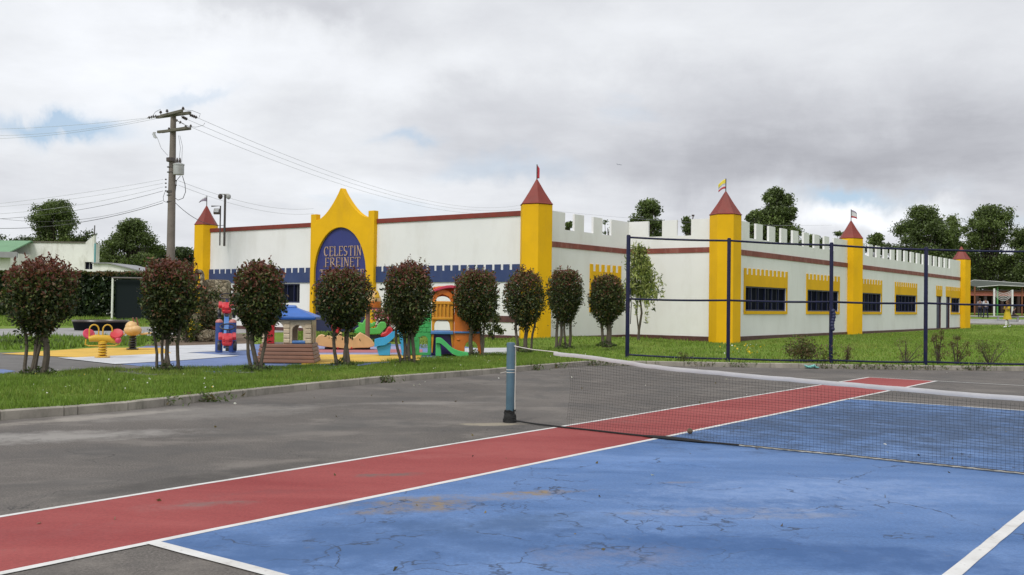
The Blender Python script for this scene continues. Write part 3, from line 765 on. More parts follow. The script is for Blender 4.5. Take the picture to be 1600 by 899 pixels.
M_fw = paint('cloth_white', (.62, .62, .65), .9, .1); M_fr = paint('cloth_red', (.50, .05, .07), .9, .15); M_fy = paint('cloth_yellow', (.75, .62, .08), .9, .1); M_fb = paint('cloth_mauve', (.30, .26, .33), .9, .2); M_fbl = paint('cloth_blue', (.30, .34, .55), .9, .15)
def flag(x, y, label, cols, w_, h_, droop, ang, pole, taper=0.0, waves=1.0, top=.0):
    t = thing('flag', label, 'flag', loc2w(x, y, APEX - .08), 0, 'flags on the castle towers')
    MB().tube([(0, 0, 0), (0, 0, pole)], .022, 6).build('pole', M_pole, t)
    flagcloth('cloth', cols, w_, h_, droop, t, (.0, 0, pole - h_ / 2 - .02 - top), waves, ang, taper)
flag(AX, .1, 'small mauve and white pennant over the tower beside the utility pole', [M_fw, M_fb, M_fb], .38, .28, .20, R(200), .60, .85)
flag(.1, .1, 'limp faded red flag hanging down its pole on the tower between the two long walls', [M_fr, M_fr], .10, .55, .05, R(10), .66, .3, 1.6)
flag(CXX, IY + .1, 'yellow, white and red flag blowing sideways on its dark pole', [M_fy, M_fy, M_fbl, M_fw, M_fr], .32, .40, .18, R(150), .62, .2)
flag(CXX, DY, 'white flag with dark border on the tower halfway along the windowed wall', [M_fb, M_fw, M_fw, M_fr], .38, .44, .12, R(15), .70, .25)
# ------------------------------------------------------------------ vegetation
M_bark = paint('bark_grey', (.095, .078, .058), .9, .3, 8, (.07, .065, .045), .5, .8)
M_barkd = paint('bark_dark', (.075, .06, .045), .95, .3, 6, None, 0, .8)
L_dark = leafmat('leaf_dark', (.030, .046, .015), .5); L_olive = leafmat('leaf_olive', (.085, .105, .028), .45); L_red = leafmat('leaf_red', (.15, .050, .036), .5); L_bronze = leafmat('leaf_bronze', (.14, .085, .04), .4)
L_tree = leafmat('leaf_tree', (.075, .105, .032), .55); L_tree2 = leafmat('leaf_tree_light', (.12, .165, .045), .4); L_pale = leafmat('leaf_sapling', (.30, .34, .10), .35)
L_weed = leafmat('leaf_weed', (.085, .125, .035), .4); L_dry = leafmat('leaf_dry', (.15, .12, .06), .4)
L_hedge = leafmat('leaf_hedge', (.020, .036, .013), .5); L_conifer = leafmat('leaf_conifer', (.036, .056, .024), .5)
P_pink = leafmat('petal_pink', (.60, .14, .22), .4); P_white = leafmat('petal_white', (.75, .75, .70), .1); P_yel = leafmat('petal_yellow', (.70, .50, .04), .2); P_or = leafmat('petal_orange', (.45, .09, .04), .3)
GR1 = leafmat('grass_blade', (.15, .235, .035), .45, .3, .6); GR2 = leafmat('grass_blade_dry', (.22, .27, .06), .4, .3, .6)

def rand_unit(n):
    v = rng.normal(size=(n, 3)); return v / np.linalg.norm(v, axis=1)[:, None]
def leaf_quads(P, size, nrm=None, aspect=.5, spread=.8, droop=0.0):
    """P (n,3) leaf centres; returns V,F of folded diamond leaves (two triangles sharing the midrib as a quad)"""
    n = len(P); size = np.broadcast_to(np.asarray(size, dtype=float), (n,))
    d = rand_unit(n)
    if nrm is not None: d = nrm * (1 - spread) + d * spread
    d[:, 2] -= droop; d /= np.linalg.norm(d, axis=1)[:, None] + 1e-9
    s = np.cross(d, rand_unit(n)); s /= np.linalg.norm(s, axis=1)[:, None] + 1e-9
    up = np.cross(s, d)
    a = d * (size / 2)[:, None]; w_ = s * (size * aspect / 2)[:, None]; lift = up * (size * .12)[:, None]
    V = np.empty((n, 4, 3)); V[:, 0] = P - a; V[:, 1] = P + w_ + lift; V[:, 2] = P + a; V[:, 3] = P - w_ + lift
    return V.reshape(-1, 3), np.arange(4 * n).reshape(n, 4)

def topiary(px, py, cw, ctop, cbot, stems, label, seed, reds=.10, lean=()):
    """clipped multi-stem bush on legs; all pixel sizes at its own distance"""
    b0 = G(px, py, GZ); zb = tz(b0.x, b0.y); b0 = G(px, py, zb); k = b0.y / FPX
    root = thing('topiary_tree', label, 'tree', b0, 0, 'clipped trees along the playground edge')
    r_ = random.Random(seed)
    rx = cw * k / 2 * .90; zt = (py - ctop) * k; zc0 = (py - cbot) * k
    hgt = zt - zc0; cz = zc0 + hgt * .52; rt = zt - cz; rb = cz - zc0
    n = int(10500 * (.85 + .3 * random.random())); d = rand_unit(n); ph = seed * 1.7
    pw = r_.uniform(2.4, 3.4); lump = np.array([noise.noise(Vector((x * 2.2 + ph, y * 2.2, z * 2.2))) for x, y, z in d])
    lump2 = np.array([noise.noise(Vector((x * 5.5, y * 5.5 + ph, z * 5.5))) for x, y, z in d]); rad = (1 + .24 * lump + .12 * lump2 + rng.normal(0, .065, n)) * rng.random(n) ** .30
    # squarish shoulders, narrowing to the stems below
    ex = d / (np.sum(np.abs(d) ** pw, axis=1) ** (1 / pw))[:, None]
    P = ex * rad[:, None]
    z = np.where(P[:, 2] > 0, P[:, 2] * rt, P[:, 2] * rb)
    taper = np.clip(1 - .50 * np.clip(-P[:, 2], 0, 1) ** 2.4, .2, 1)
    P = np.stack([P[:, 0] * rx * taper, P[:, 1] * rx * taper, z + cz], 1)
    # stray shoots above the clipped surface
    ns = 160; a = rng.random(ns) * 2 * PI; rr = rx * .85 * np.sqrt(rng.random(ns)); sh = []
    for q in range(r_.randint(26, 44)):
        a0 = r_.uniform(0, 2 * PI); r0 = rx * .8 * math.sqrt(r_.random()); L = r_.uniform(.05, .2) * (1.5 if r_.random() < .15 else 1)
        zt0 = cz + rt * (1 - .35 * (r0 / rx) ** 2) * .92
        for j in range(7): sh.append((r0 * math.cos(a0) + r_.uniform(-.02, .02) + .15 * L * j / 7, r0 * math.sin(a0) + r_.uniform(-.02, .02), zt0 + L * j / 6))
    sh = np.array(sh); P = np.concatenate([P, sh]); N = np.concatenate([d, np.tile([0, 0, 1.0], (len(sh), 1))])
    V, F = leaf_quads(P, rng.uniform(.045, .10, len(P)), N, .5, .75)
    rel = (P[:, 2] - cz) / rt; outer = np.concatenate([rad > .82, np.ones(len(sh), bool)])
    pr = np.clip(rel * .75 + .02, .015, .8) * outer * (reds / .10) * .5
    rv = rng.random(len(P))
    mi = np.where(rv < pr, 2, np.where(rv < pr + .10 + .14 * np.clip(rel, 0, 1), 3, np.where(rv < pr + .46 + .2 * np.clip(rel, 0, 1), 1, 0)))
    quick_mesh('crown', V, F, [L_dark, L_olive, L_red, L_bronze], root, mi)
    tr_l = []
    for s_ in stems:
        bx, tx, rr = s_; bx = (bx - px) * k; tx = (tx - px) * k; dy = r_.uniform(-.18, .18); top = zc0 + hgt * .5
        mb = MB(); pts = []; rs = []
        bend = r_.uniform(-.09, .09)
        for j in range(9):
            t = j / 8; pts.append((bx + (tx - bx) * t + bend * math.sin(t * PI) + .018 * math.sin(t * 11 + bx * 40), dy * (t - .15), -.03 + (top + .03) * t)); rs.append(rr * k * (1.0 - .35 * t) / 2)
        rs[0] *= 1.25
        mb.tube(pts, rs, 7)
        for q in range(70): t0 = r_.uniform(.42, .75); e = Vector(pts[0]).lerp(Vector(pts[-1]), t0); tr_l.append((e.x + r_.gauss(0, .07), e.y + r_.gauss(0, .07), e.z + r_.gauss(0, .05)))
        # twigs fanning into the crown
        for q in range(3):
            a0 = r_.uniform(0, 2 * PI); e = Vector(pts[6]); mb.tube([e, e + Vector((math.cos(a0) * rx * .35, math.sin(a0) * rx * .35, hgt * .3))], [rs[6] * .6, .006], 5)
        mb.build('trunk', M_bark, root, smooth=True)
    tr_l = np.array(tr_l); Vt, Ft = leaf_quads(tr_l, rng.uniform(.05, .09, len(tr_l)), None, .5, 1)
    quick_mesh('trailing_leaves', Vt, Ft, [L_dark, L_olive], root, (rng.random(len(tr_l)) < .35).astype(int))
    # suckers and long grass at the foot
    nb = 260; a = rng.random(nb) * 2 * PI; q = .32 * np.sqrt(rng.random(nb)); Pb = np.stack([q * np.cos(a), q * np.sin(a), rng.random(nb) * .22 * (1 - q / .4)], 1)
    V, F = leaf_quads(Pb, rng.uniform(.06, .11, nb), None, .35, 1, -.5)
    quick_mesh('basal_shoots', V, F, [L_weed, L_dark], root, (rng.random(nb) < .35).astype(int))
    return root
TOP = [
 ((60, 586, 114, 408, 520), [(70, 62, 11), (46, 58, 7), (50, 66, 6), (40, 25, 6)], 'clipped round bush tree with reddish top nearest the left edge of the photo'),
 ((262, 581, 93, 410, 520), [(246, 240, 5), (252, 246, 5), (258, 255, 6), (266, 268, 7), (276, 285, 6)], 'clipped bush tree on a sheaf of thin stems beside the two spring riders'),
 ((402, 580, 86, 415, 522), [(394, 386, 6), (402, 400, 8), (408, 420, 6)], 'clipped bush tree standing in front of the small playhouse with blue roof'),
 ((534, 573, 92, 421, 514), [(525, 515, 6), (539, 538, 7), (545, 547, 6)], 'clipped bush tree in front of the lettered blue arch'),
 ((637, 571, 82, 414, 520), [(627, 622, 5), (634, 632, 6), (642, 645, 6), (647, 652, 6)], 'clipped bush tree between the blue slide and the green plastic tower'),
 ((743, 558, 74, 425, 510), [(736, 737, 7), (752, 760, 4), (757, 752, 4)], 'clipped bush tree in front of the orange climbing wall'),
 ((818, 551, 68, 425, 512), [(809, 805, 5), (822, 826, 7), (828, 838, 4)], 'clipped bush tree in front of the yellow corner tower'),
 ((882, 545, 60, 422, 505), [(868, 864, 5), (873, 873, 5), (883, 882, 4), (889, 894, 5)], 'clipped bush tree just right of the yellow corner tower'),
 ((947, 541, 60, 432, 508), [(944, 941, 5), (952, 952, 9)], 'clipped bush tree under the small yellow window hood'),
]
for i, (g, st, lb) in enumerate(TOP): topiary(*g, st, lb, i + 1, reds=[.24, .20, .14, .15, .16, .13, .13, .11, .09][i])

# light weeping sapling at the fence corner
b0 = G(997, 538, GZ); b0.z = tz(b0.x, b0.y); k = b0.y / FPX
sap = thing('sapling', 'thin young weeping tree with pale green leaves behind the fence corner post', 'tree', b0)
mb = MB(); P = []; r_ = random.Random(5); stem_top = (538 - 392) * k
main = [(0, 0, -.03), (.03, 0, .4), (.12, .02, 1.0), (.07, .0, 1.4), (.1, .05, 2.0), (.12, 0, 2.8), (.2, 0, stem_top)]
mb.tube(main, [.055, .045, .04, .035, .03, .022, .01], 7)
mb.tube([(.02, .02, .3), (-.06, .03, 1.0), (.0, .05, 1.6), (-.15, 0, 2.4), (-.25, .1, 3.1)], [.03, .025, .022, .016, .008], 6)
for q in range(44):
    z0 = r_.uniform(1.7, stem_top); a = r_.uniform(0, 2 * PI); L = r_.uniform(.35, .95) * (1.1 - .45 * (z0 - 1.7) / 2); c = Vector((.1, 0, z0)); pts = []
    for j in range(8):
        t = j / 7; pts.append(c + Vector((math.cos(a) * L * t, math.sin(a) * L * t, .35 * t - .75 * t * t * r_.uniform(.9, 1.1))))
    mb.tube(pts, [.008 - .0007 * j for j in range(8)], 4)
    for p in pts[2:]:
        for j in range(11): P.append(p + Vector((r_.gauss(0, .08), r_.gauss(0, .07), r_.gauss(-.05, .09))))
    if r_.random() < .4:
        e = pts[-1]; Ld = r_.uniform(.3, .8); mb.tube([e, e + Vector((.03, 0, -Ld))], [.005, .003], 4)
        for j in range(int(Ld * 26)): P.append(e + Vector((r_.gauss(0, .03), r_.gauss(0, .03), -Ld * r_.random())))
mb.build('trunk', M_bark, sap, smooth=True)
P = np.array([tuple(p) for p in P]); V, F = leaf_quads(P, rng.uniform(.12, .23, len(P)), None, .28, 1, .9)
quick_mesh('crown', V, F, [L_pale, L_weed], sap, (rng.random(len(P)) < .25).astype(int))

# background trees
def tree(px, ptop, pbot, wpx, y, label, mats, seed, clumps=34, leaf=.34, per=210, shape='round', trunkz=.32, dens=1.0, name='broadleaf_tree', group='trees beyond the school'):
    b = D(px, pbot, y); zb = tz(b.x, b.y) if y < 140 else .1
    k = y / FPX; zt = D(px, ptop, y).z
    root = thing(name, label, 'tree', (b.x, b.y, zb), 0, group)
    clumps = int(clumps * 1.9); per = int(per * 1.15); leaf *= .66
    r_ = random.Random(seed); H = zt - zb; rx = wpx * k / 2 * 1.1; z0 = H * trunkz
    mb = MB(); fork = Vector((r_.uniform(-.2, .2), 0, z0 * .9))
    tr = max(.12, H * .022)
    mb.tube([(0, 0, -.2), (fork.x * .4, 0, z0 * .5), fork], [tr * 1.2, tr, tr * .85], 8)
    mb.tube([fork, (fork.x * 1.4, .1, z0 + (H - z0) * .45), (0, 0, H * .9)], [tr * .8, tr * .5, .03], 7)
    P = []; ctr = []
    for q in range(clumps):
        t = (q + .5) / clumps
        hh = r_.random()
        if shape == 'round': prof = math.sqrt(max(.05, 1 - (2 * hh - .85) ** 2 / 1.4))
        elif shape == 'cone': prof = max(.16, (1 - hh) ** .72)
        elif shape == 'dome': prof = math.sqrt(max(.04, 1 - hh ** 2.2))
        else: prof = max(.25, math.sin(PI * (hh * .8 + .12)))
        a = r_.uniform(0, 2 * PI); rr = rx * prof * math.sqrt(r_.uniform(.1, 1)) * r_.uniform(.7, 1.1) * (1 + .45 * noise.noise(Vector((math.cos(a) * 1.3 + seed, math.sin(a) * 1.3, hh * 2.5))))
        c = Vector((rr * math.cos(a), rr * math.sin(a), z0 + (H - z0) * (.06 + .88 * hh))); ctr.append(c)
        s_ = r_.uniform(.07, .21) * rx * (1.2 if hh < .5 else .85) + .1
        mid = fork.lerp(c, .55) + Vector((0, 0, -.08 * H * r_.random()))
        mb.tube([fork + Vector((0, 0, (c.z - fork.z) * .35)), mid, c], [tr * .32, tr * .2, .02], 5)
        m_ = int(per * dens)
        g = rng.normal(size=(m_, 3)); g /= np.linalg.norm(g, axis=1)[:, None]; g *= (rng.random(m_) ** .5 * rng.uniform(.7, 1.5, m_))[:, None] * s_ * 1.5
        g[:, 2] *= .72; P.append(g + np.array(c))
    P = np.concatenate(P); P[:, 2] = np.minimum(P[:, 2], H)
    N = P - np.array([0, 0, z0 + (H - z0) * .4]); N /= np.linalg.norm(N, axis=1)[:, None] + 1e-6
    V, F = leaf_quads(P, rng.uniform(leaf * .6, leaf * 1.25, len(P)), N, .62, .8)
    mb.build('trunk', M_barkd, root, smooth=True)
    ids = np.repeat([1 if r_.random() < .38 else 0 for _ in range(clumps)], int(per * dens)); fl = rng.random(len(P)) < .2
    quick_mesh('crown', V, F, mats, root, np.where(fl, 1 - ids, ids))
    return root
TT = [L_tree, L_tree2]
tree(84, 308, 470, 92, 112, 'tall dense rounded tree behind the white building with stained walls', TT, 21, 60, .36, 320, 'dome', .22)
tree(206, 342, 470, 92, 104, 'dense domed tree left of the utility pole', TT, 22, 56, .34, 320, 'dome', .15)
tree(1013, 309, 480, 58, 100, 'tall loose tree rising behind the notched wall left of the middle tower', TT, 23, 34, .36, 170, 'col', .45)
tree(1072, 337, 480, 34, 100, 'small dark tree top showing in a wall notch beside a roof antenna', TT, 24, 16, .34, 150, 'col', .5)
tree(886, 345, 480, 22, 96, 'bushy tree top filling the wall notch nearest the corner tower', TT, 25, 12, .3, 160, 'round', .6)
tree(948, 340, 480, 26, 96, 'sparse twiggy tree top in the third wall notch from the corner tower', TT, 26, 9, .26, 60, 'round', .55)
tree(986, 336, 480, 26, 110, 'thin tree top just over the white wall', TT, 30, 9, .3, 70, 'round', .6)
tree(1176, 326, 480, 40, 99, 'small leaning tree crown between the yellow flagged tower and the big dark tree', TT, 44, 16, .34, 200, 'round', .5)
tree(1213, 292, 480, 74, 101, 'big tall dark tree with open branches right of the yellow flagged tower', TT, 27, 50, .36, 260, 'dome', .36)
tree(1268, 366, 480, 66, 108, 'low leafy tree filling the notches between the yellow flagged and white flagged towers', TT, 41, 26, .36, 230, 'dome', .2)
tree(1330, 372, 480, 40, 110, 'low tree showing just behind the middle tower of the windowed wall', TT, 42, 18, .36, 200, 'dome', .2)
tree(1318, 356, 480, 36, 112, 'low tree crown behind the tower flying the curled white flag', TT, 28, 14, .36, 150, 'round', .5)
tree(1368, 362, 480, 42, 116, 'small rounded tree left of the broad dark trees', TT, 29, 18, .36, 190, 'round', .4)
tree(1442, 321, 482, 108, 118, 'broad dense dark tree behind the far end of the castle wall', TT, 31, 64, .4, 300, 'dome', .2)
tree(1542, 320, 484, 88, 122, 'tall pale green spreading tree above the shade canopy', [L_tree2, L_tree], 32, 52, .42, 230, 'round', .3)
tree(1606, 354, 484, 70, 118, 'dark tree cut off by the right edge of the photo', TT, 33, 40, .42, 230, 'round', .2)
tree(1487, 332, 484, 34, 121, 'narrow pointed tree between the broad dark tree and the pale spreading tree', TT, 45, 20, .4, 210, 'dome', .2)
tree(1494, 376, 484, 60, 130, 'dark leafy tree filling the gap between the two big crowns', TT, 34, 34, .44, 260, 'dome', .1)
tree(1566, 398, 484, 96, 136, 'low dark tree behind the red building', TT, 35, 44, .46, 230, 'dome', .05)
CT = [L_conifer, L_tree]
for i, (px, pt, wp, lb) in enumerate([(-18, 366, 70, 'dark bushy evergreen behind the green roof at the left edge'), (30, 368, 60, 'dark evergreen showing between the green roof and the tall rounded tree'), (140, 378, 60, 'low dark evergreen beside the building antenna'), (172, 388, 60, 'low evergreen behind the white shed roof'), (238, 384, 60, 'dark evergreen right behind the utility pole'), (286, 387, 64, 'dark evergreen next to the left yellow tower'), (326, 392, 56, 'dark evergreen half hidden by the left yellow tower')]):
    tree(px, pt, 470, wp * 1.55, 122 + i * 1.3, lb, CT, 50 + i, 34, .42, 220, 'dome', .06, name='evergreen_tree', group='dark evergreens behind the shed')

# clipped hedge
hx0, hx1 = D(-90, 470, 72).x, D(300, 470, 72).x; hz = D(120, 427.5, 72).z
n = 17000; P = np.stack([rng.uniform(hx0, hx1, n), 72 + rng.random(n) ** 1.6 * 1.1, .05 + (hz - .05) * rng.random(n)], 1)
top = rng.random(n) < .18; P[top, 2] = hz + rng.normal(0, .06, top.sum()); P[top, 1] = 72 + rng.random(top.sum()) * 1.1
P[:, 1] += np.array([.25 * noise.noise(Vector((x * .8, z * .8, 0))) for x, _, z in P])
V, F = leaf_quads(P, rng.uniform(.28, .5, n), None, .55, 1)
hd = quick_mesh('hedge', V, F, [L_hedge, L_tree, L_bronze], None, np.where(top, np.where(rng.random(n) < .5, 2, 1), (rng.random(n) < .12).astype(int)))
tag(hd, 'long dark clipped hedge in front of the white buildings', 'hedge')

# flowering bushes, rock-garden shrubs, weeds
def bush(px, py, wpx, hpx, label, mats, probs, seed, leaf=.07, n=1800, cat='shrub', name='shrub', group=None, z=None, y=None, upright=0.0, stems=8, aspect=.5):
    b = G(px, py, GZ) if y is None else D(px, py, y)
    b.z = tz(b.x, b.y); k = b.y / FPX; rx, h = wpx * k / 2, hpx * k
    t = thing(name, label, cat, b, 0, group); r_ = random.Random(seed)
    cl = [(Vector((r_.gauss(0, .42) * rx, r_.gauss(0, .42) * rx, h * r_.uniform(.15, .85))), r_.uniform(.2, .42) * min(rx, h)) for _ in range(14)]
    idx = rng.integers(0, 14, n); C = np.array([tuple(c[0]) for c in cl])[idx]; S = np.array([c[1] for c in cl])[idx]
    P = C + rng.normal(size=(n, 3)) * S[:, None] * .6; P[:, 2] = np.clip(P[:, 2], .02, h)
    V, F = leaf_quads(P, rng.uniform(leaf * .6, leaf * 1.3, n), None, aspect, 1, -upright)
    quick_mesh('foliage', V, F, mats, t, rng.choice(len(mats), n, p=probs))
    mb = MB()
    for q in range(stems):
        c = cl[q % 14][0]; mb.tube([(r_.uniform(-.1, .1) * rx, r_.uniform(-.1, .1) * rx, -.03), (c.x * .6, c.y * .6, c.z * .6), c], [.014, .01, .004], 5)
    mb.build('stems', M_barkd, t)
    return t
bush(606, 540, 62, 62, 'flowering bush covered in pink blossoms behind the green dinosaur rocker', [L_olive, P_pink, P_white, L_weed], [.45, .33, .06, .16], 61, .11, 2200, 'bush', 'flowering_bush', y=38.2)
bush(312, 541, 62, 88, 'dark bronze shrub growing over the rock garden', [L_dark, L_bronze, L_olive, L_red], [.5, .25, .2, .05], 62, .10, 3000, y=33, group='shrubs on the rock garden')
bush(343, 536, 34, 40, 'green spiky shrub at the foot of the small stone wall', [L_olive, L_weed, L_dark], [.4, .3, .3], 63, .12, 1200, y=33.5, group='shrubs on the rock garden')
bush(290, 540, 30, 40, 'low yellow green plant beside the soil bed', [L_weed, P_yel, L_olive], [.6, .1, .3], 64, .10, 800, y=32, group='shrubs on the rock garden')
bush(771, 534, 30, 58, 'leafy bush standing against the white wall right of the orange climber', [L_olive, L_dark], [.6, .4], 65, .11, 1300, y=36.6)
bush(1252, 571, 70, 40, 'tangled brownish weed bush growing at the fence', [L_dry, L_bronze, L_olive], [.2, .25, .55], 66, .06, 2200, 'weed', 'weed_bush', 'weeds along the fence', y=25.6, stems=9)
for i, (px, w_, h_, lb) in enumerate([(1322, 26, 30, 'thin upright reddish weed by the fence post'), (1415, 34, 46, 'tall pale seeding grass weed right of the dark fence post'), (1466, 26, 60, 'tall reddish dock weed right of the last fence post'), (1494, 34, 58, 'leafy reddish weed in the middle of the right fence panel'), (1545, 50, 38, 'pale green spreading weed near the right end of the fence'), (1066, 30, 14, 'low weed tuft on the asphalt edge under the fence')]):
    bush(px, 572 if i < 5 else 573, w_, h_, lb, [L_dry, L_olive, L_bronze], [[.5, .2, .3], [.85, .15, 0], [.35, .25, .4], [.35, .3, .35], [.4, .6, 0], [.2, .8, 0]][i], 70 + i, .05, [420, 420, 900, 1000, 900, 300][i], 'weed', 'weed', 'weeds along the fence', y=25.3, upright=.6, stems=10, aspect=.3)

# ------------------------------------------------------------------ grass blades
def inpoly(x, y, poly):
    c = np.zeros(len(x), bool); n = len(poly); j = n - 1
    for i in range(n):
        xi, yi = poly[i]; xj, yj = poly[j]
        with np.errstate(divide='ignore', invalid='ignore'):
            t = ((yi > y) != (yj > y)) & (x < (xj - xi) * (y - yi) / ((yj - yi) if yj != yi else 1e-9) + xi)
        c ^= t; j = i
    return c
def blades(name, n, poly, h, wd, label_kind='stuff', mats=(GR1, GR2), tuft=.5, clear=None):
    xs_ = [p[0] for p in poly]; ys_ = [p[1] for p in poly]
    x = rng.uniform(min(xs_), max(xs_), n * 3); y = rng.uniform(min(ys_), max(ys_), n * 3)
    k_ = inpoly(x, y, poly) & (y > np.interp(x, kx, ky) + .115)
    if clear is not None:
        for pl in clear: k_ &= ~inpoly(x, y, pl)
    x, y = x[k_][:n], y[k_][:n]; n = len(x)
    z = np.array([tz(a, b_) for a, b_ in zip(x, y)])
    cl = np.array([noise.noise(Vector((a * 1.1, b_ * 1.1, 0))) + .6 * noise.noise(Vector((a * 3.3, b_ * 3.3, 5))) for a, b_ in zip(x, y)])
    hh = h * np.clip(.75 + tuft * cl, .25, 2.0) * rng.uniform(.6, 1.3, n)
    a = rng.random(n) * 2 * PI; lean = rng.uniform(0, .7, n) * hh; b2 = rng.random(n) * 2 * PI
    V = np.empty((n, 3, 3)); ux, uy = np.cos(a) * wd / 2, np.sin(a) * wd / 2
    V[:, 0] = np.stack([x - ux, y - uy, z - .01], 1); V[:, 1] = np.stack([x + ux, y + uy, z - .01], 1)
    V[:, 2] = np.stack([x + lean * np.cos(b2), y + lean * np.sin(b2), z + hh], 1)
    dry = (np.array([noise.noise(Vector((a_ * .35, b_ * .35, 9))) for a_, b_ in zip(x, y)]) + rng.normal(0, .4, n)) > .33
    o = quick_mesh(name, V.reshape(-1, 3), np.arange(3 * n).reshape(n, 3), list(mats), None, dry.astype(int))
    tag(o, kind='stuff'); return o
def gp(pts, z=GZ): return [(G(a, b_, z).x, G(a, b_, z).y) for a, b_ in pts]
strip = gp([(-160, 690), (-160, 597), (5, 586), (100, 580), (160, 577), (240, 578), (330, 574), (480, 571), (560, 568), (650, 562), (700, 556), (790, 553), (830, 549), (930, 560), (925, 571), (830, 582), (600, 602), (400, 622), (0, 662)])
blades('grass_strip', 120000, strip, .070, .016, tuft=1.15)
lawn = gp([(640, 545), (640, 533), (720, 527), (800, 527), (860, 515), (980, 519), (1100, 531), (1160, 533), (1320, 524), (1440, 519), (1510, 514), (1700, 514), (1800, 577), (920, 571), (830, 560), (830, 548), (790, 543.5), (680, 545)])
blades('lawn_grass', 110000, lawn, .080, .035, tuft=1.0)
backl = gp([(-200, 510), (420, 510), (420, 497), (-200, 494)])
blades('grass_by_hedge', 14000, backl, .22, .08)
mid = gp([(-260, 550), (100, 546), (160, 541), (240, 541), (260, 527), (-260, 529)])
blades('ground_cover_plants', 9000, mid, .15, .07, mats=(GR1, L_weed), tuft=1.0)
edge = gp([(465, 520), (650, 520), (650, 534), (465, 534)])
blades('grass_by_wall', 9000, edge, .14, .05)
# right-hand lawn far away
far = [(31.5, 76), (34, 70), (60, 70), (60, 80), (36, 80)]
blades('far_lawn_grass', 12000, far, .12, .09)
# tufts that push through the kerb joint
P = []
for (px, py, rr, m_) in [(352, 617, .22, 140), (598, 598, .14, 90), (835, 581, .16, 80), (868, 577, .12, 60), (925, 572, .25, 120), (960, 571, .2, 80), (240, 641, .1, 30), (1290, 577, .15, 70), (1335, 577, .3, 120), (1390, 579, .4, 150), (1450, 580, .4, 120), (1540, 582, .3, 120), (1100, 575, .2, 60), (1165, 577, .2, 70)]:
    g = G(px, py)
    for _ in range(m_): P.append((g.x + random.gauss(0, rr), K(g.x) + random.gauss(0, .05), random.random() * .13))
P = np.array(P); V, F = leaf_quads(P, rng.uniform(.05, .11, len(P)), None, .3, 1, -.7)
tag(quick_mesh('kerb_weeds', V, F, [L_weed, L_dry], None, (rng.random(len(P)) < .3).astype(int)), kind='stuff')
# daisies and dandelions
def dots(name, n, poly, mats, sz, pr):
    xs_ = [p[0] for p in poly]; ys_ = [p[1] for p in poly]; x = rng.uniform(min(xs_), max(xs_), n * 4); y = rng.uniform(min(ys_), max(ys_), n * 4)
    k_ = inpoly(x, y, poly) & (y > np.interp(x, kx, ky) + .2); x, y = x[k_][:n], y[k_][:n]
    P = np.array([(a, b_, tz(a, b_) + .085) for a, b_ in zip(x, y)]); V, F = leaf_quads(P, sz, np.tile([.3, -.6, .2], (len(P), 1)), 1.0, .4)
    tag(quick_mesh(name, V, F, mats, None, rng.choice(len(mats), len(P), p=pr)), kind='stuff')
dots('daisies', 110, strip, [P_white, P_yel], .026, [.85, .15])
dots('dandelions', 40, gp([(1130, 560), (1120, 536), (1200, 540), (1180, 562)]), [P_yel, P_white], .07, [.8, .2])
dots('lawn_flowers', 40, lawn, [P_white, P_yel], .035, [.7, .3])
# small litter on the asphalt: pebbles and dry leaf bits
P = []
for _ in range(260):
    x = random.uniform(-14, 12); y = random.uniform(5, 24)
    if y < K(x) - .1: P.append((x, y, .012))
P = np.array(P); V, F = leaf_quads(P, rng.uniform(.015, .05, len(P)), np.tile([1.0, 0, 0], (len(P), 1)), .6, .5)
tag(quick_mesh('leaf_litter', V, F, [L_dry, P_white, M_barkd], None, rng.choice(3, len(P), p=[.5, .2, .3])), kind='stuff')
# ------------------------------------------------------------------ tennis net
M_post = paint('post_teal', (.055, .115, .155), .45, .15, 5, (.2, .16, .12), .25)
M_net = paint('net_black', (.010, .010, .010), .8, .2, 5, None, 0, 0)
M_tape = paint('tape_white', (.47, .46, .46), .8, .1, 3, (.42, .38, .34), .45, .2)
M_rope = paint('rope_pale', (.55, .53, .48), .9, .2, 9, None, 0, 0)
NS = 6.41; PT_ = -2.13
pz = court(NS, PT_)
t = thing('net_post', 'slim teal steel post holding the net, black netting bundled at its foot', 'net post', pz)
MB().lathe([(.053, 0), (.053, .985), (.049, .995), (.02, 1.0)], 18).build('post', M_post, t, smooth=True)
mb = MB()
for z in (.62, .655): mb.lathe([(.0545, z), (.057, z + .004), (.0545, z + .008)], 16)
mb.tube([(-.057, 0, .63), (-.13, -.02, .615)], .004, 5); mb.tube([(.057, .0, .97), (.062, -.01, .7), (.058, -.02, .3), (.062, -.03, .08)], .006, 6)
mb.build('cord', M_rope, t)
mb = MB(); r_ = random.Random(3)
for q in range(46):
    a = r_.uniform(0, 2 * PI); z = r_.uniform(.0, .15); rr = r_.uniform(.055, .088 - z * .12)
    mb.tube([(rr * math.cos(a + s_ * .45), rr * math.sin(a + s_ * .45), max(.008, z + r_.uniform(-.02, .02))) for s_ in range(5)], .008, 5)
mb.lathe([(.085, 0), (.078, .08), (.06, .14)], 14)
mb.build('netting_bundle', M_net, t)
net = thing('tennis_net', 'sagging black tennis net with a white top tape crossing the blue court', 'net', pz, math.atan2(CW.y, CW.x))
def netT(px, py):      # distance along the net from the post for a pixel
    o = Vector((0, 0, CAM_H)); d = ray(px, py); nrm = Vector((CV.x, CV.y, 0)); tt = (pz - o).dot(nrm) / d.dot(nrm); p = o + d * tt
    return (p - pz).dot(Vector((CW.x, CW.y, 0))), p.z
tz_pts = [netT(px, py) for px, py in ((866, 549), (940, 558), (1000, 568), (1100, 578.5), (1200, 587), (1300, 596), (1400, 604), (1500, 612), (1600, 620.5))]
print('tape', tz_pts)
tx_ = [p[0] for p in tz_pts] + [9.5]; tzz = [p[1] for p in tz_pts] + [tz_pts[-1][1] + .02]
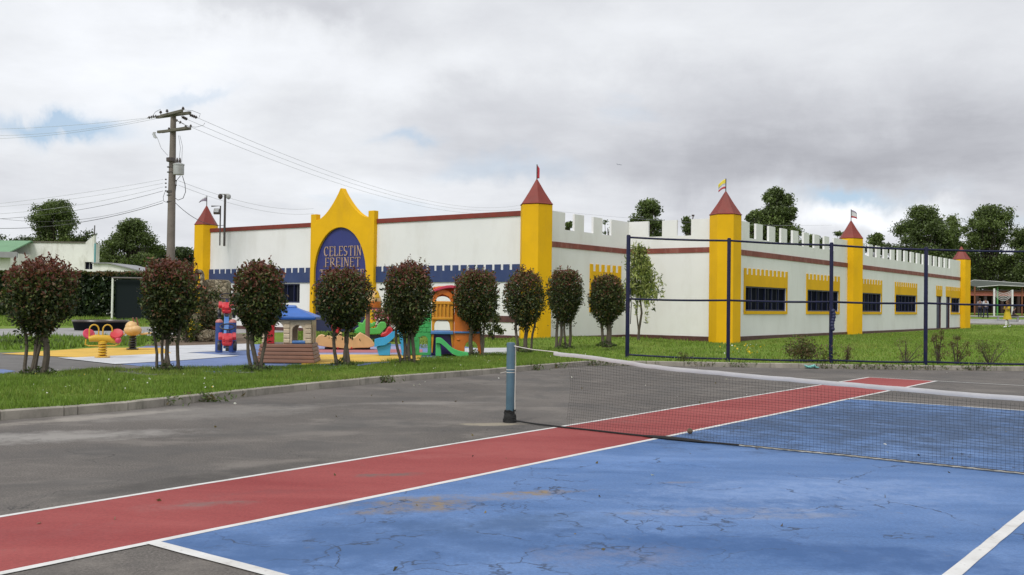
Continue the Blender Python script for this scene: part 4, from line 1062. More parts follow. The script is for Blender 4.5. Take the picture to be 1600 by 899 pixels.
def tape_z(u): return float(np.interp(u, tx_, tzz))
u0 = tx_[0]
# cord, tape
MB().tube([(.05, 0, .955), (u0 * .5, 0, (.955 + tape_z(u0)) / 2 - .012), (u0 + .05, 0, tape_z(u0) - .01)], .006, 6).build('headline_cord', M_rope, net)
mb = MB(); n = 90
pr = []
for i in range(n + 1):
    u = u0 + (9.5 - u0) * i / n; zt = tape_z(u) + .012 * noise.noise(Vector((u * 2, 0, 0))) + .005 * noise.noise(Vector((u * 9, 4, 0))); hh = .044 if i > 1 else .045
    wv_ = .012 * noise.noise(Vector((u * 1.6, 3, 0)))
    pr.append([(u, wv_ - .011, zt - hh), (u, wv_ - .016, zt - hh * .5), (u, wv_ - .008, zt), (u, wv_ + .008, zt), (u, wv_ + .014, zt - hh * .5), (u, wv_ + .009, zt - hh)])
vs = [p for r in pr for p in r]; fs = []
for i in range(n): fs += [(i * 6 + j, i * 6 + (j + 1) % 6, (i + 1) * 6 + (j + 1) % 6, (i + 1) * 6 + j) for j in range(6)]
fs += [tuple(range(5, -1, -1)), tuple(n * 6 + j for j in range(6))]
mb.add(vs, fs); mb.build('top_tape', M_tape, net, smooth=True)
# mesh of strands
def bot(u):
    y_ = .16 * math.sin(min(1, u / 4.0) * PI) * (1 if u < 4 else 0) * .5
    z_ = .015 + (.0 if u < 1.6 else .0)
    return y_, z_
ms = .85
def netpt(u, q):
    """q 0 at tape, 1 at the bottom"""
    zt = tape_z(max(u, u0)) - .06; y_, zb = bot(u); sag = .03 * math.sin(q * PI)
    return (u + .02 * noise.noise(Vector((u * 2, q * 2, 1))) * math.sin(q * PI), -y_ * q * q + sag * noise.noise(Vector((u * .6, q * 1.5, 2))), zt + (zb - zt) * q + .012 * noise.noise(Vector((u * 1.3, q * 3, 4))) * math.sin(q * PI))
mb = MB(); cell = .037; um = netT(884, 600)[0]
def left_edge(q): return um + .10 * q + .04 * math.sin(q * 5)
rows = 25; thr = .0010
def strand(pts):
    vs = []; n_ = len(pts)
    for p in pts:
        p = Vector(p); vs += [p + Vector((thr, 0, thr * .4)), p + Vector((-thr * .5, thr, -thr)), p + Vector((-thr * .5, -thr, thr))]
    fs = []
    for i in range(n_ - 1): fs += [(i * 3 + j, i * 3 + (j + 1) % 3, i * 3 + 3 + (j + 1) % 3, i * 3 + 3 + j) for j in range(3)]
    mb.add(vs, fs)
u = um; Us = []
while u < 7.6: Us.append(u); u += cell
for u in Us: strand([netpt(u + (left_edge(q / 8) - um) * max(0, 1 - (u - um) / .5), q / 8) for q in range(9)])
for r in range(1, rows):
    q = r / rows; strand([netpt(left_edge(q) + (7.6 - left_edge(q)) * (i / 60), q) for i in range(61)])
mb.build('net_mesh', M_net, net)
# bottom line: black hem on the ground, then the pale rope
mb = MB(); pts = [(.07, -.01, .03), (.3, -.02, .02)]; u = .45
while u < 7.6: y_, z_ = bot(u); pts.append((u, -y_ + .012 * noise.noise(Vector((u * 2, 0, 6))), .017)); u += .12
mb.tube(pts, .011, 6); mb.build('bottom_hem', M_net, net)
mb = MB(); pts = [(p[0], p[1] - .016, .016 + .006 * math.sin(p[0] * 90)) for p in pts if p[0] > 3.0]; 
fine_pts = []
for a, c in zip(pts[:-1], pts[1:]):
    for q in range(3): fine_pts.append(tuple(a[i] + (c[i] - a[i]) * q / 3 for i in range(3)))
mb.tube([(p[0], p[1] + .003 * math.sin(i * 2.1), .016 + .002 * math.cos(i * 2.1)) for i, p in enumerate(fine_pts)], .0075, 5); mb.build('lead_rope', paint('rope_grey', (.30, .29, .26), .9, .5, 14, None, 0, 0), net)
# fold of netting lying on the court
mb = MB(); g = netT(1170, 703)[0]
mb.ball((2.35, -.10, .02), (.42, .04, .022), 18, 8); mb.build('netting_fold', M_net, net)
g = G(1078, 679)
ball = MB().ball((0, 0, .033), .033, 14, 10).build('ball', paint('ball_brown', (.16, .11, .07), .9, .3, 20), None, smooth=True); ball.location = g + Vector((0, 0, .006)); tag(ball, 'small worn brown ball lying on the court behind the net', 'ball')

# ------------------------------------------------------------------ blue pipe fence
M_fence = paint('fence_navy', (.008, .011, .042), .4, .2, 5, (.12, .07, .05), .25, .15, 0, .2)
fp = [(980, 559, 370), (1137.5, 565.5, 375), (1298, 568, 382), (1446, 570.5, 389)]
fpos = []
for px, pb, pt_ in fp:
    b_ = G(px, pb, GZ); top = D(px + 1, pt_, b_.y).z; mid_ = D(px, {980: 467.2, 1137.5: 469.5, 1298: 472, 1446: 474}[px], b_.y).z; fpos.append((b_, top, mid_))
d_ = fpos[3][0] - fpos[2][0]; e_ = fpos[3][0] + d_ * 1.35; fpos.append((e_, fpos[3][1] - .02, fpos[3][2] - .02))
fence = thing('pipe_fence', 'tall dark blue steel pipe fence of posts and rails between the court and the lawn', 'fence', fpos[0][0])
for i, (p, top, md) in enumerate(fpos):
    r = .055 if i == 0 else .048
    MB().lathe([(r, p.z - .1), (r, top + .02), (r * .8, top + .045), (.01, top + .05)], 12, (p.x, p.y, 0)).build('post', M_fence, fence, smooth=True, world=True)
for i in range(4):
    a, c = fpos[i], fpos[i + 1]
    for z0, z1, r in ((a[1] - .02, c[1] - .02, .026), (a[2], c[2], .026), (a[0].z + .08, c[0].z + .07, .024)):
        dv = (c[0] - a[0]).normalized() * .03
        pts = []
        for q in range(9):
            f_ = q / 8; p = (a[0] + dv).lerp(c[0] - dv, f_); pts.append((p.x, p.y, z0 + (z1 - z0) * f_ - .018 * math.sin(f_ * PI)))
        MB().tube(pts, r, 8).build('rail', M_fence, fence, smooth=True, world=True)
# dark hose of cable drooping from posts
mb = MB(); p = fpos[0][0]; mb.tube([(p.x + .07, p.y, 1.95), (p.x + .09, p.y - .02, 1.5), (p.x + .075, p.y, 1.0)], .012, 6); mb.build('dangling_cord', M_fence, fence, world=True)
mb = MB(); p = fpos[2][0]; 
for q in range(7): mb.ball((p.x + .035 + .02 * math.sin(q), p.y - .05, 1.42 - q * .075), (.055, .05, .06), 8, 6)
mb.build('knotted_rag', M_navyfr, fence, world=True, smooth=True)
g = G(1257, 573, 0.02); mb = MB(); r_ = random.Random(9)
for q in range(16): mb.ball((g.x + r_.gauss(0, .1), K(g.x) - .1 + r_.gauss(0, .04), .035 + r_.random() * .04), (r_.uniform(.03, .07), r_.uniform(.02, .05), r_.uniform(.015, .035)), 7, 5, Matrix.Rotation(r_.uniform(-.8, .8), 3, 'Y'))
bag = mb.build('plastic_bag', paint('bag_turquoise', (.16, .42, .38), .35, .3, 12)); tag(bag, 'crumpled turquoise plastic bag at the edge of the asphalt under the fence', 'plastic bag')

# ------------------------------------------------------------------ utility pole and wires
M_polec = paint('pole_concrete', (.17, .145, .125), .85, .15, 3, (.16, .13, .11), .4, .3)
M_arm = paint('crossarm_wood', (.12, .11, .085), .85, .25, 6, None, 0, .4)
M_trafo = paint('transformer_grey', (.42, .43, .43), .5, .1, 3, (.25, .2, .16), .4)
M_ins = paint('insulator_brown', (.06, .045, .04), .3, .2, 5); M_wire = paint('wire_black', (.07, .07, .075), .6, .1, 3, None, 0, 0); M_wireg = paint('wire_grey', (.42, .43, .45), .6, .1, 3, None, 0, 0)
PY = 46.0; kp = PY / FPX
pb = D(265.5, 470, PY); pole = thing('utility_pole', 'tall weathered power pole with two crossarms and a grey transformer', 'utility pole', (pb.x, PY, .1))
def UP(px, py, dy=0.0): 
    q = D(px, py, PY + dy); return Vector((q.x, q.y, q.z))
topz = UP(271, 178)
MB().tube([(pb.x, PY, -.2), UP(268.5, 300), topz], [.215, .17, .125], 14).build('pole', M_polec, pole, smooth=True, world=True)
mb = MB(); mb.tube([UP(267, 300) + Vector((0, 0, -.05)), UP(267, 300) + Vector((0, 0, .05))], .19, 14)
for yy in (306, 316, 270, 262, 253): mb.tube([UP(267, yy), UP(267, yy - 1.3)], .187 if yy > 290 else .172, 14)
mb.build('steel_band', M_pole, pole, world=True)
def arm(a, c, th, nm='crossarm'):
    a, c = Vector(a), Vector(c); x = (c - a).normalized(); z = Vector((0, 0, 1)); y = z.cross(x).normalized(); z = x.cross(y); M = Matrix((x, y, z)).transposed()
    MB().obox((a + c) / 2, ((c - a).length, th, th), M).build(nm, M_arm, pole, world=True, bevel=.008)
arm(UP(245, 183.5, 1.2), UP(297, 176.5, -1.2) , .13); arm(UP(256, 182.5, 1.2) + Vector((0, -.32, -.03)), UP(288, 175.5, -1.0) + Vector((0, -.32, 0)), .12)
arm(UP(247, 206.5, 1.0), UP(297, 201.0, -1.0), .12); arm(UP(256, 208, .7) + Vector((0, -.3, 0)), UP(295, 202, -.8) + Vector((0, -.3, 0)), .12)
def insul(p, up=(0, 0, 1), s=1.0):
    u_ = Vector(up).normalized(); q = u_.to_track_quat('Z', 'Y').to_matrix()
    MB().lathe([(.02, 0), (.02, .05), (.075, .06), (.05, .09), (.075, .10), (.04, .14), (.05, .16), (.01, .18)], 10, p, q.to_3x3() @ Matrix.Scale(s, 3)).build('insulator', M_ins, pole, world=True, smooth=True)
for px, py in ((251, 179), (261, 177), (286, 173)): insul(UP(px, py))
for px, py in ((264, 204), (290, 200.5), (298, 199.5)): insul(UP(px, py), s=.8)
# strain insulators in line with the wires
def strain(a, c, n=4):
    a, c = Vector(a), Vector(c); u_ = (c - a).normalized(); q = u_.to_track_quat('Z', 'Y').to_matrix(); L = (c - a).length; mb = MB()
    mb.tube([a, c], .018, 6)
    for i in range(n): mb.lathe([(.02, 0), (.08, .02), (.06, .06), (.02, .07)], 10, a + u_ * L * (i + .7) / (n + 1), q)
    mb.build('strain_insulator', M_ins, pole, world=True, smooth=True)
strain(UP(247, 181.5, .9), UP(230, 184.5, .9)); strain(UP(295, 179, -.9), UP(309, 184.5, -.6)); strain(UP(283, 182, .0), UP(293, 187, .2)); strain(UP(271, 186, 1), UP(288, 194.5, 1.4), 2)
# cut-out fuse
mb = MB(); mb.tube([UP(243, 207), UP(240, 209)], .03, 6); mb.tube([UP(240, 207), UP(244, 216)], .045, 8); mb.tube([UP(238, 209), UP(241, 215.5), UP(246, 215)], .018, 6); mb.build('fuse_cutout', M_trafo, pole, world=True)
# transformer can with lid, bushings, bracket
tc_ = UP(280.7, 274); zt, zb = UP(281, 257.5).z, UP(281, 274).z; rr = 8.2 * kp
mb = MB().lathe([(rr * .95, zb), (rr, zb + .03), (rr, zt - .06), (rr * 1.07, zt - .05), (rr * 1.07, zt), (rr * .6, zt + .05), (.02, zt + .06)], 22, (tc_.x, tc_.y - .15, 0)); tr_ = mb.build('transformer', M_trafo, pole, world=True, smooth=True)
for dx in (-2.6, 1.8):
    MB().lathe([(.05, zt + .03), (.075, zt + .06), (.045, zt + .09), (.07, zt + .12), (.04, zt + .15), (.06, zt + .18), (.02, zt + .3)], 10, (tc_.x + dx * kp, tc_.y - .15, 0)).build('bushing', M_ins, tr_, world=True, smooth=True)
mb = MB(); mb.obox((tc_.x - rr * .95, tc_.y - .1, (zt + zb) / 2 + .12), (.22, .14, .05)); mb.obox((tc_.x - rr * .95, tc_.y - .1, (zt + zb) / 2 - .12), (.22, .14, .05)); mb.build('bracket', M_pole, tr_, world=True)
mb = MB().tube([UP(267.7, 247.5) + Vector((0, -.12, 0)), UP(267.7, 253) + Vector((0, -.12, 0))], .19, 12); mb.build('lightning_arrester', M_ins, pole, world=True)
JW = []
class _J:
    def tube(s, p, r, n): JW.append(MB().tube(p, r, n))
mb = _J()
mb.tube([UP(285, 275), UP(289, 288), UP(290, 300), UP(286, 310), UP(278, 313), UP(273, 309)], .016, 6); mb.tube([UP(282, 275), UP(276, 282), UP(274, 300)], .014, 6)
mb.tube([UP(279, 212), UP(282, 232), UP(279, 254)], .008, 5); mb.tube([UP(281, 212), UP(285, 228), UP(284, 254)], .008, 5); mb.tube([UP(246, 216), UP(252, 232), UP(262, 243)], .008, 5)
mb.tube([UP(238, 182), UP(243, 175), UP(251, 171)], .010, 5); mb.tube([UP(286, 172), UP(300, 173), UP(313, 178), UP(311, 184)], .010, 5); mb.tube([UP(258, 300), UP(255, 308), UP(256, 315), UP(263, 317)], .012, 5)
mb.tube([UP(288, 196), UP(296, 198), UP(306, 199), UP(318, 196), UP(320, 192)], .009, 5)
for q in JW: q.build('jumper_wire', M_wire, pole, world=True)
for px, py in ((262, 281), (262, 287), (262, 293), (262, 299), (274.5, 283), (274.5, 290)):
    insul(UP(px, py) + Vector((0, -.1, 0)), (-1 if px < 265 else 1, 0, 0), .55)
def wire(name, label, a, c, sag, r=.012, mat=None, group='overhead wires'):
    a, c = Vector(a), Vector(c); n = 28; pts = []; r *= .75
    for i in range(n + 1):
        t_ = i / n; p = a.lerp(c, t_); p.z -= sag * 4 * t_ * (1 - t_); pts.append(p)
    o = MB().tube(pts, r, 5).build(name, mat or M_wire); tag(o, label, 'wire', group); return o
# wires reaching in from the left (towards the viewer's side) and out to the right
wire('power_line', 'upper of the three thin high wires running left from the top crossarm', UP(230, 184.5, .9), D(-60, 202.5, 58), .15, .010, M_wireg)
wire('power_line', 'middle of the three thin high wires running left from the top crossarm', UP(245, 182.5), D(-60, 210.5, 58), .35, .010, M_wireg)
wire('power_line', 'lowest of the three thin high wires running left from the top crossarm', UP(250, 184.5), D(-60, 217, 58), .3, .010, M_wireg)
for (sx, sy), (ex, ey), lb in (((309, 184.5), (806, 312), 'highest of the three long wires descending right from the pole top'), ((293, 187), (806, 317), 'middle of the three long wires descending right from the pole top'), ((288, 194.5), (806, 322), 'lowest of the three long wires descending right from the pole top')):
    a = UP(sx, sy, -.6 if sx == 309 else (.2 if sx == 293 else 1.4)); c = D(ex, ey, 120)
    c2 = a + (c - a) * 1.12; wire('power_line', lb, a, c2, 2.0, .012, M_wireg)
for i, (sy, ey, rr, lb) in enumerate(((281, 324, .009, 'topmost low voltage wire going left from the pole insulators'), (287, 327, .009, 'second low voltage wire going left from the pole insulators'), (293, 336.5, .010, 'third low voltage wire going left from the pole insulators'), (299, 343.5, .012, 'fourth low voltage wire going left from the pole insulators'), (314, 329.5, .010, 'slack thin cable leaving the pole left, just above the thick one'), (317.5, 354, .017, 'thick black cable leaving the pole lowest on the left'))):
    wire('power_line', lb, UP(261, sy) + Vector((-.15, -.1, 0)), D(-60, ey, 50), [.12, .2, .3, .35, .75, .5][i], rr, M_wire if i > 2 else M_wireg)
wire('power_line', 'upper thin low wire going right behind the left tower', UP(275, 283) + Vector((.15, -.1, 0)), D(490, 326, 80), .5, .011, M_wireg)
wire('power_line', 'lower thin low wire going right behind the left tower', UP(275, 290) + Vector((.15, -.1, 0)), D(490, 334, 80), .5, .011, M_wireg)
wire('power_line', 'black service drop slung from the pole to the tower roof', UP(273, 316), D(352, 352, 49.5), .35, .018)
wire('power_line', 'thin grey cable strung along above the notched white wall', D(840, 327, 52), D(1300, 352, 70), .3, .008, M_wireg)

# roof camera mast, floodlight, antenna
rx_, ry_ = D(351, 352, 49.2).xy
t = thing('camera_mast', 'grey mast with two dome cameras on the roof by the left tower', 'security camera', (rx_, ry_, 4.2))
kk = 49.2 / FPX; zt_ = D(351, 304, 49.2).z - 4.2
MB().tube([(0, 0, 0), (0, 0, zt_)], .055, 10).build('mast', M_pole, t, smooth=True)
MB().obox((-.05, 0, zt_), (.46, .07, .06)).build('bracket', M_trafo, t)
for dx, c_ in ((-.24, M_ins), (.17, M_trafo)):
    cm = MB().lathe([(.04, .02), (.1, -.02), (.12, -.12), (.09, -.2), (.02, -.25)], 14, (dx, 0, zt_)).build('dome_camera', c_, t, smooth=True)
rx_, ry_ = D(344, 352, 48.8).xy
t = thing('floodlight', 'small floodlight on a short arm beside the left tower roof', 'floodlight', (rx_, ry_, 4.2))
zt_ = D(344, 322, 48.8).z - 4.2
MB().tube([(0, 0, 0), (0, 0, zt_), (-.45, 0, zt_ - .02)], .035, 8).build('arm', M_pole, t, smooth=True)
M3 = Matrix.Rotation(R(-25), 3, 'X')
MB().obox((-.16, -.05, zt_ - .28), (.30, .14, .28), M3).build('lamp_housing', M_ins, t, bevel=.02)
MB().obox((-.16, -.135, zt_ - .24), (.22, .02, .19), M3).build('lamp_glass', M_trafo, t)
g = D(1079.5, 352, 58); t = thing('roof_antenna', 'short bent antenna mast standing behind the notched wall left of the middle tower', 'antenna', (g.x, g.y, 4.2))
zt_ = D(1081, 337, 58).z - 4.2; MB().tube([(0, 0, 0), (.02, 0, zt_ * .75), (.14, 0, zt_)], .03, 8).build('mast', M_ins, t)
mb = MB(); mb.obox((.12, 0, zt_), (.16, .05, .10)); mb.tube([(.0, 0, zt_ * .55), (-.25, 0, zt_ * .62)], .012, 5); mb.build('antenna_head', M_ins, t)

# ------------------------------------------------------------------ far left buildings
M_old = paint('wall_old', (.76, .76, .71), .9, .1, .5, (.30, .28, .20), .6, .2)
M_greenroof = paint('roof_green', (.14, .28, .15), .6, .1, 1, None, 0, .1); M_eave = paint('eave_grey', (.27, .27, .28), .7, .1, 2)
YB = 92.0
def Q(px, py, y=YB): p = D(px, py, y); return p
b_ = Q(78, 470); t = thing('white_outbuilding', 'old white flat-topped building with stained walls behind the hedge', 'building', (b_.x, YB, .1))
x0, x1, x2 = Q(20, 400).x, Q(133, 400).x, Q(147, 400).x; z1 = Q(60, 379.5).z; z2 = Q(147, 374).z
wz0, wz1 = Q(138, 421).z, Q(138, 409.5).z; wxa, wxb = Q(132.5, 415).x, Q(144.5, 415).x
mb = MB(); mb.box(x0, wxa, YB, YB + 1.2, 0, z1); mb.box(wxa, wxb, YB + .3, YB + 1.2, 0, z1 - .01); mb.box(wxa, wxb, YB, YB + .3, 0, wz0); mb.box(wxa, wxb, YB, YB + .3, wz1, z1 - .002)
mb.box(wxb, x2, YB, YB + 1.2, 0, z1); mb.prism([(x1 - .1, z1), (x2 - .05, z2 + .35), (x2, z2 + .35), (x2, z1)], YB + .002, YB + .4)
mb.build('wall', M_old, t, world=True)
MB().box(x0 - .1, x1, YB - .08, YB + 1.2, z1 + .002, z1 + .14).build('parapet_cap', M_arm, t, world=True)
wn = MB().box(wxa, wxb, YB + .2, YB + .24, wz0, wz1).build('window', M_glass, t, world=True); MB().box((wxa + wxb) / 2 - .03, (wxa + wxb) / 2 + .03, YB + .17, YB + .199, wz0, wz1).build('window_frame', M_eave, wn, world=True)
MB().tube([(x2 - .1, YB + .2, z2), (x2 - .08, YB + .2, z2 + 1.3)], .05, 6).build('antenna', M_pole, t, world=True)
MB().box(x2 + .003, x2 + .12, YB - .03, YB + .12, 0, z1).build('drainpipe', paint('pipe_teal', (.12, .32, .34), .6), t, world=True)
b_ = Q(0, 470, 88); t = thing('green_roofed_shed', 'shed with a green sloping roof at the left edge', 'shed', (b_.x, 88, .1))
xa, xb = Q(-130, 390, 88).x, Q(14, 390, 88).x; ze = Q(10, 394, 88).z; zr = Q(0, 379, 88).z - .4
MB().box(xa, xb, 88.3, 95, 0, ze - .05).build('wall', M_old, t, world=True)
MB().prism([(87.7, ze + .01), (91.7, zr + .8), (95.7, ze + .01), (95.7, ze - .1), (91.7, zr + .68), (87.7, ze - .1)], xa - .3, xb + .2, 'X').build('roof', M_greenroof, t, world=True)
MB().box(xa - .3, Q(31, 390, 88).x, 87.5, 87.69, Q(10, 403, 88).z, ze + .0).build('eave_board', M_eave, t, world=True)
b_ = Q(185, 470, 86); t = thing('low_white_shed', 'low white shed with a slanting roofline right of the stained building', 'shed', (b_.x, 86, .1))
xa, xm, xb = Q(146, 415, 86).x, Q(172, 415, 86).x, Q(232, 415, 86).x; za, zb_ = Q(172, 412.5, 86).z, Q(225, 428, 86).z
MB().prism([(xa, 0), (xa, za), (xm, za), (xb, zb_), (xb, 0)], 86, 92).build('wall', M_old, t, world=True)
MB().prism([(xa - .1, za + .003), (xa - .1, za + .1), (xm, za + .1), (xb + .2, zb_ + .1), (xb + .2, zb_ + .003), (xm, za + .003)], 85.8, 92.1).build('roof', M_eave, t, world=True)
# framed goal and round tub by the hedge
b_ = D(194, 490, 66); t = thing('goal_frame', 'small white framed goal with dark netting in front of the hedge', 'goal', (b_.x, 66, .1))
xa, xb = D(175.5, 470, 66).x, D(250, 470, 66).x; zt_ = D(180, 434.5, 66).z
MB().tube([(xa, 66, .1), (xa, 66, zt_)], .07, 10).build('upright', M_old, t, world=True); MB().tube([(xb, 66, .1), (xb, 66, zt_)], .07, 10).build('upright', M_old, t, world=True)
MB().tube([(xa - .07, 66, zt_), (xb + .07, 66, zt_)], .07, 10).build('crossbar', M_pole, t, world=True)
m, nt, b = new_mat('dark_netting'); b.inputs['Base Color'].default_value = (.016, .021, .023, 1); b.inputs['Roughness'].default_value = 1; b.inputs['Specular IOR Level'].default_value = .05
MB().prism([(xa + .1, .12), (xa + .1, zt_ - .1), (xb - .1, zt_ - .1), (xb - .1, .12)], 66.25, 66.3).build('netting', m, t, world=True)
b_ = G(140, 517.5, GZ); t = thing('round_tub', 'low round black tub lying on the grass by the path', 'tub', (b_.x, b_.y + 1.15, GZ))
rr = 41.5 * b_.y / FPX; hh_ = 15 * b_.y / FPX
MB().lathe([(rr * .93, 0), (rr, hh_ * .7), (rr * 1.02, hh_), (rr * .95, hh_), (rr * .88, hh_ * .45), (.02, hh_ * .42)], 40).build('tub', paint('tub_black', (.006, .007, .009), .9, .2, 3, None, 0, .1, 0, .1), t, smooth=True)
MB().tube([(rr * 1.0 * math.cos(a * PI / 20), rr * math.sin(a * PI / 20), hh_) for a in range(40)], .05, 6, closed=True).build('rim', M_eave if False else M_ins, t, smooth=True)

# rock garden wall with little arch, pots
m, nt, b = new_mat('rough_stone'); v = coord(nt)
vo = nd(nt, 'ShaderNodeTexVoronoi'); vo.inputs['Scale'].default_value = 7; lk(nt, v, vo.inputs['Vector'])
ve = nd(nt, 'ShaderNodeTexVoronoi', feature='DISTANCE_TO_EDGE'); ve.inputs['Scale'].default_value = 7; lk(nt, v, ve.inputs['Vector'])
hs = nd(nt, 'ShaderNodeSeparateColor'); lk(nt, vo.outputs['Color'], hs.inputs[0])
col = mixc(nt, hs.outputs[0], (.17, .135, .085), (.36, .31, .22)); col = mixc(nt, ramp(nt, ve.outputs['Distance'], [(.0, 1.0), (.1, 0.0)]), col, (.06, .05, .035))
lk(nt, col, b.inputs['Base Color']); b.inputs['Roughness'].default_value = .95; bump(nt, b, ve.outputs['Distance'], .9, .08); M_stone = m
Ys = 34.5
def S2(px, py, y=Ys): return D(px, py, y)
b_ = S2(330, 535); t = thing('stone_wall', 'rough stone garden wall with a small arched niche pillar', 'wall', (b_.x, Ys, GZ))
pts = []; r_ = random.Random(4)
for px, py in ((318, 545), (316, 440), (322, 437), (340, 437), (352, 437.5), (355, 442), (356, 470), (357, 545)):
    p = S2(px, py); pts.append((p.x, p.z if py < 540 else .05))
MB().prism(pts, Ys, Ys + .5).build('wall', M_stone, t, world=True, bevel=.03)
px0, px1, zt_ = S2(306.5, 420).x, S2(320.5, 420).x, S2(312, 421.5).z; cx_ = (px0 + px1) / 2; 
ar = [(px1 - .09, .05), (px1 - .09, zt_ - .30)] + [(cx_ - .01 + (px1 - .09 - cx_) * math.cos(PI * i / 10), zt_ - .30 + .2 * math.sin(PI * i / 10)) for i in range(1, 10)] + [(px0 + .06, zt_ - .30), (px0 + .06, S2(310, 445).z), (px0, S2(310, 445).z)]
ol2 = [(px0, zt_ - .3)] + [(cx_ - (cx_ - px0) * math.cos(PI * i / 10), zt_ - .28 + .28 * math.sin(PI * i / 10)) for i in range(1, 10)] + [(px1, zt_ - .3), (px1, .05)]
MB().prism(ar + ol2, Ys - .25, Ys - .02).build('niche_arch', M_stone, t, world=True, bevel=.015)
M_terra = paint('terracotta', (.27, .075, .04), .8, .2, 6, (.25, .12, .08), .4)
for px, py, tl, lb in ((297, 493, .9, 'tilted terracotta bowl low on the left of the rock garden'), (300, 508, 1.1, 'terracotta bowl lying at the foot of the rock garden near the soil'), (314, 453, .3, 'small terracotta pot highest on the rock garden'), (317, 500, .2, 'small round terracotta pot among the dark shrub leaves'), (334, 516, .1, 'terracotta pot standing on the soil bed left of the tractor seesaw')):
    p = D(px, py, 33.2); t = thing('flower_pot', lb, 'pot', p, 0, 'pots on the rock garden'); M4 = Matrix.Rotation(tl, 3, 'X') @ Matrix.Rotation(.3, 3, 'Y')
    MB().lathe([(.07, -.08), (.14, .06), (.16, .07), (.16, .10), (.13, .10), (.06, -.04)], 14, (0, 0, 0), M4).build('bowl', M_terra, t, smooth=True)
    MB().lathe([(.11, .05), (.04, .06)], 12, (0, 0, 0), M4).build('soil', M_soil, t)
# boulders carrying the planting
r_ = random.Random(8)
for i in range(9):
    px = 292 + i * 6.5; hgt = r_.uniform(.25, .9); p = D(px, 540, 33.0 + r_.uniform(0, 1)); mb = MB(); s_ = r_.uniform(.3, .5)
    mb.ball((0, 0, hgt * .45), (s_, s_ * .8, hgt * .6), 9, 7)
    for q in mb.v: q += Vector((noise.noise(q * 3 + Vector((i, 0, 0))), noise.noise(q * 3 + Vector((0, i, 0))), noise.noise(q * 3 + Vector((0, 0, i))))) * .12
    o = mb.build('boulder', M_stone); o.location = (p.x, p.y, GZ); tag(o, 'brown boulder of the planted rock garden', 'boulder', 'boulders of the rock garden')
# ------------------------------------------------------------------ playground toys
def plastic(name, c, r_=.42): return paint(name, c, r_, .10, 2.5, tuple(x * .55 for x in c), .3, .06)
T_yel = plastic('toy_yellow', (.62, .36, .02)); T_red = plastic('toy_red', (.50, .022, .03)); T_pink = plastic('toy_pinkred', (.58, .05, .10)); T_blk = plastic('toy_black', (.015, .015, .018))
T_cream = plastic('toy_cream', (.62, .40, .17)); T_beige = plastic('house_beige', (.66, .54, .38)); T_brown = plastic('house_brown', (.21, .095, .055)); T_blue = plastic('toy_blue', (.03, .13, .46)); T_navy = plastic('toy_navy', (.025, .06, .22))
T_green = plastic('toy_green', (.10, .44, .08)); T_dgreen = plastic('toy_tower_green', (.05, .36, .10)); T_sky = plastic('toy_skyblue', (.04, .34, .66)); T_or = plastic('toy_orange', (.62, .16, .015)); T_gold = plastic('toy_gold', (.62, .28, .02)); T_purple = plastic('toy_purple', (.06, .035, .16))
T_pinkcap = plastic('cap_pink', (.45, .16, .14)); T_midblue = plastic('toy_midblue', (.07, .19, .45)); T_gr2 = plastic('slide_green', (.07, .46, .13))

def toy(name, label, cat, px, py, rz=0.0, group=None):
    b_ = G(px, py, GZ + .025); t = thing(name, label, cat, b_, rz + math.atan2(-b_.x, b_.y), group); t['k'] = b_.y / FPX; t['bx'] = px; t['by'] = py
    k = b_.y / FPX
    return t, k, (lambda x, y: ((x - px) * k, (py - y) * k))
def helix(c, r, z0, z1, turns, wire_r, n=14):
    return [(c[0] + r * math.cos(2 * PI * turns * i / (n * turns)), c[1] + r * math.sin(2 * PI * turns * i / (n * turns)), z0 + (z1 - z0) * i / (n * turns)) for i in range(int(n * turns) + 1)]

# yellow double spring rider
t, k, p = toy('spring_rider', 'yellow steel spring rider with two red round seats', 'spring rider', 160, 558.5, 0, 'spring riders')
MB().lathe([(.17, 0), (.17, .02), (.1, .03)], 16).build('base_plate', T_yel, t)
MB().tube(helix((0, 0), .085, .03, .34, 5, .018), .02, 6).build('spring', T_yel, t, smooth=True)
mb = MB(); mb.tube([(-.30, 0, .42), (-.15, 0, .445), (.12, 0, .43), (.30, 0, .38)], [.065, .085, .085, .075], 14); mb.lathe([(.10, .33), (.10, .37), (.05, .40)], 12)
mb.build('body', T_yel, t, smooth=True)
for s_ in (-1, 1):
    cx_ = -.19 + (.0 if s_ < 0 else .29); MB().tube([(cx_ - .10, 0, .42)] + [(cx_ - .10 * math.cos(PI * i / 12), 0, .64 + .115 * math.sin(PI * i / 12)) for i in range(13)] + [(cx_ + .10, 0, .42)], .016, 8).build('handle', T_yel, t, smooth=True)
Ms = Matrix.Rotation(R(62), 3, 'X') @ Matrix.Rotation(R(14), 3, 'Y')
MB().lathe([(.115, -.025), (.135, 0), (.115, .03), (.02, .015)], 20, (-.30, .05, .54), Ms).build('seat', T_pink, t, smooth=True)
Ms = Matrix.Rotation(R(48), 3, 'X') @ Matrix.Rotation(R(-10), 3, 'Y')
MB().lathe([(.13, -.025), (.15, 0), (.13, .03), (.02, .015)], 20, (.30, -.04, .545), Ms).build('seat', T_red, t, smooth=True)
MB().tube([(-.36, -.05, .42), (-.37, -.05, .30), (-.30, -.05, .27), (.26, -.05, .27), (.36, -.05, .31), (.37, -.05, .42)], .016, 7).build('footrest', T_yel, t, smooth=True)
MB().ball((.33, -.10, .40), .075, 14, 10).build('nose_knob', T_pink, t, smooth=True)
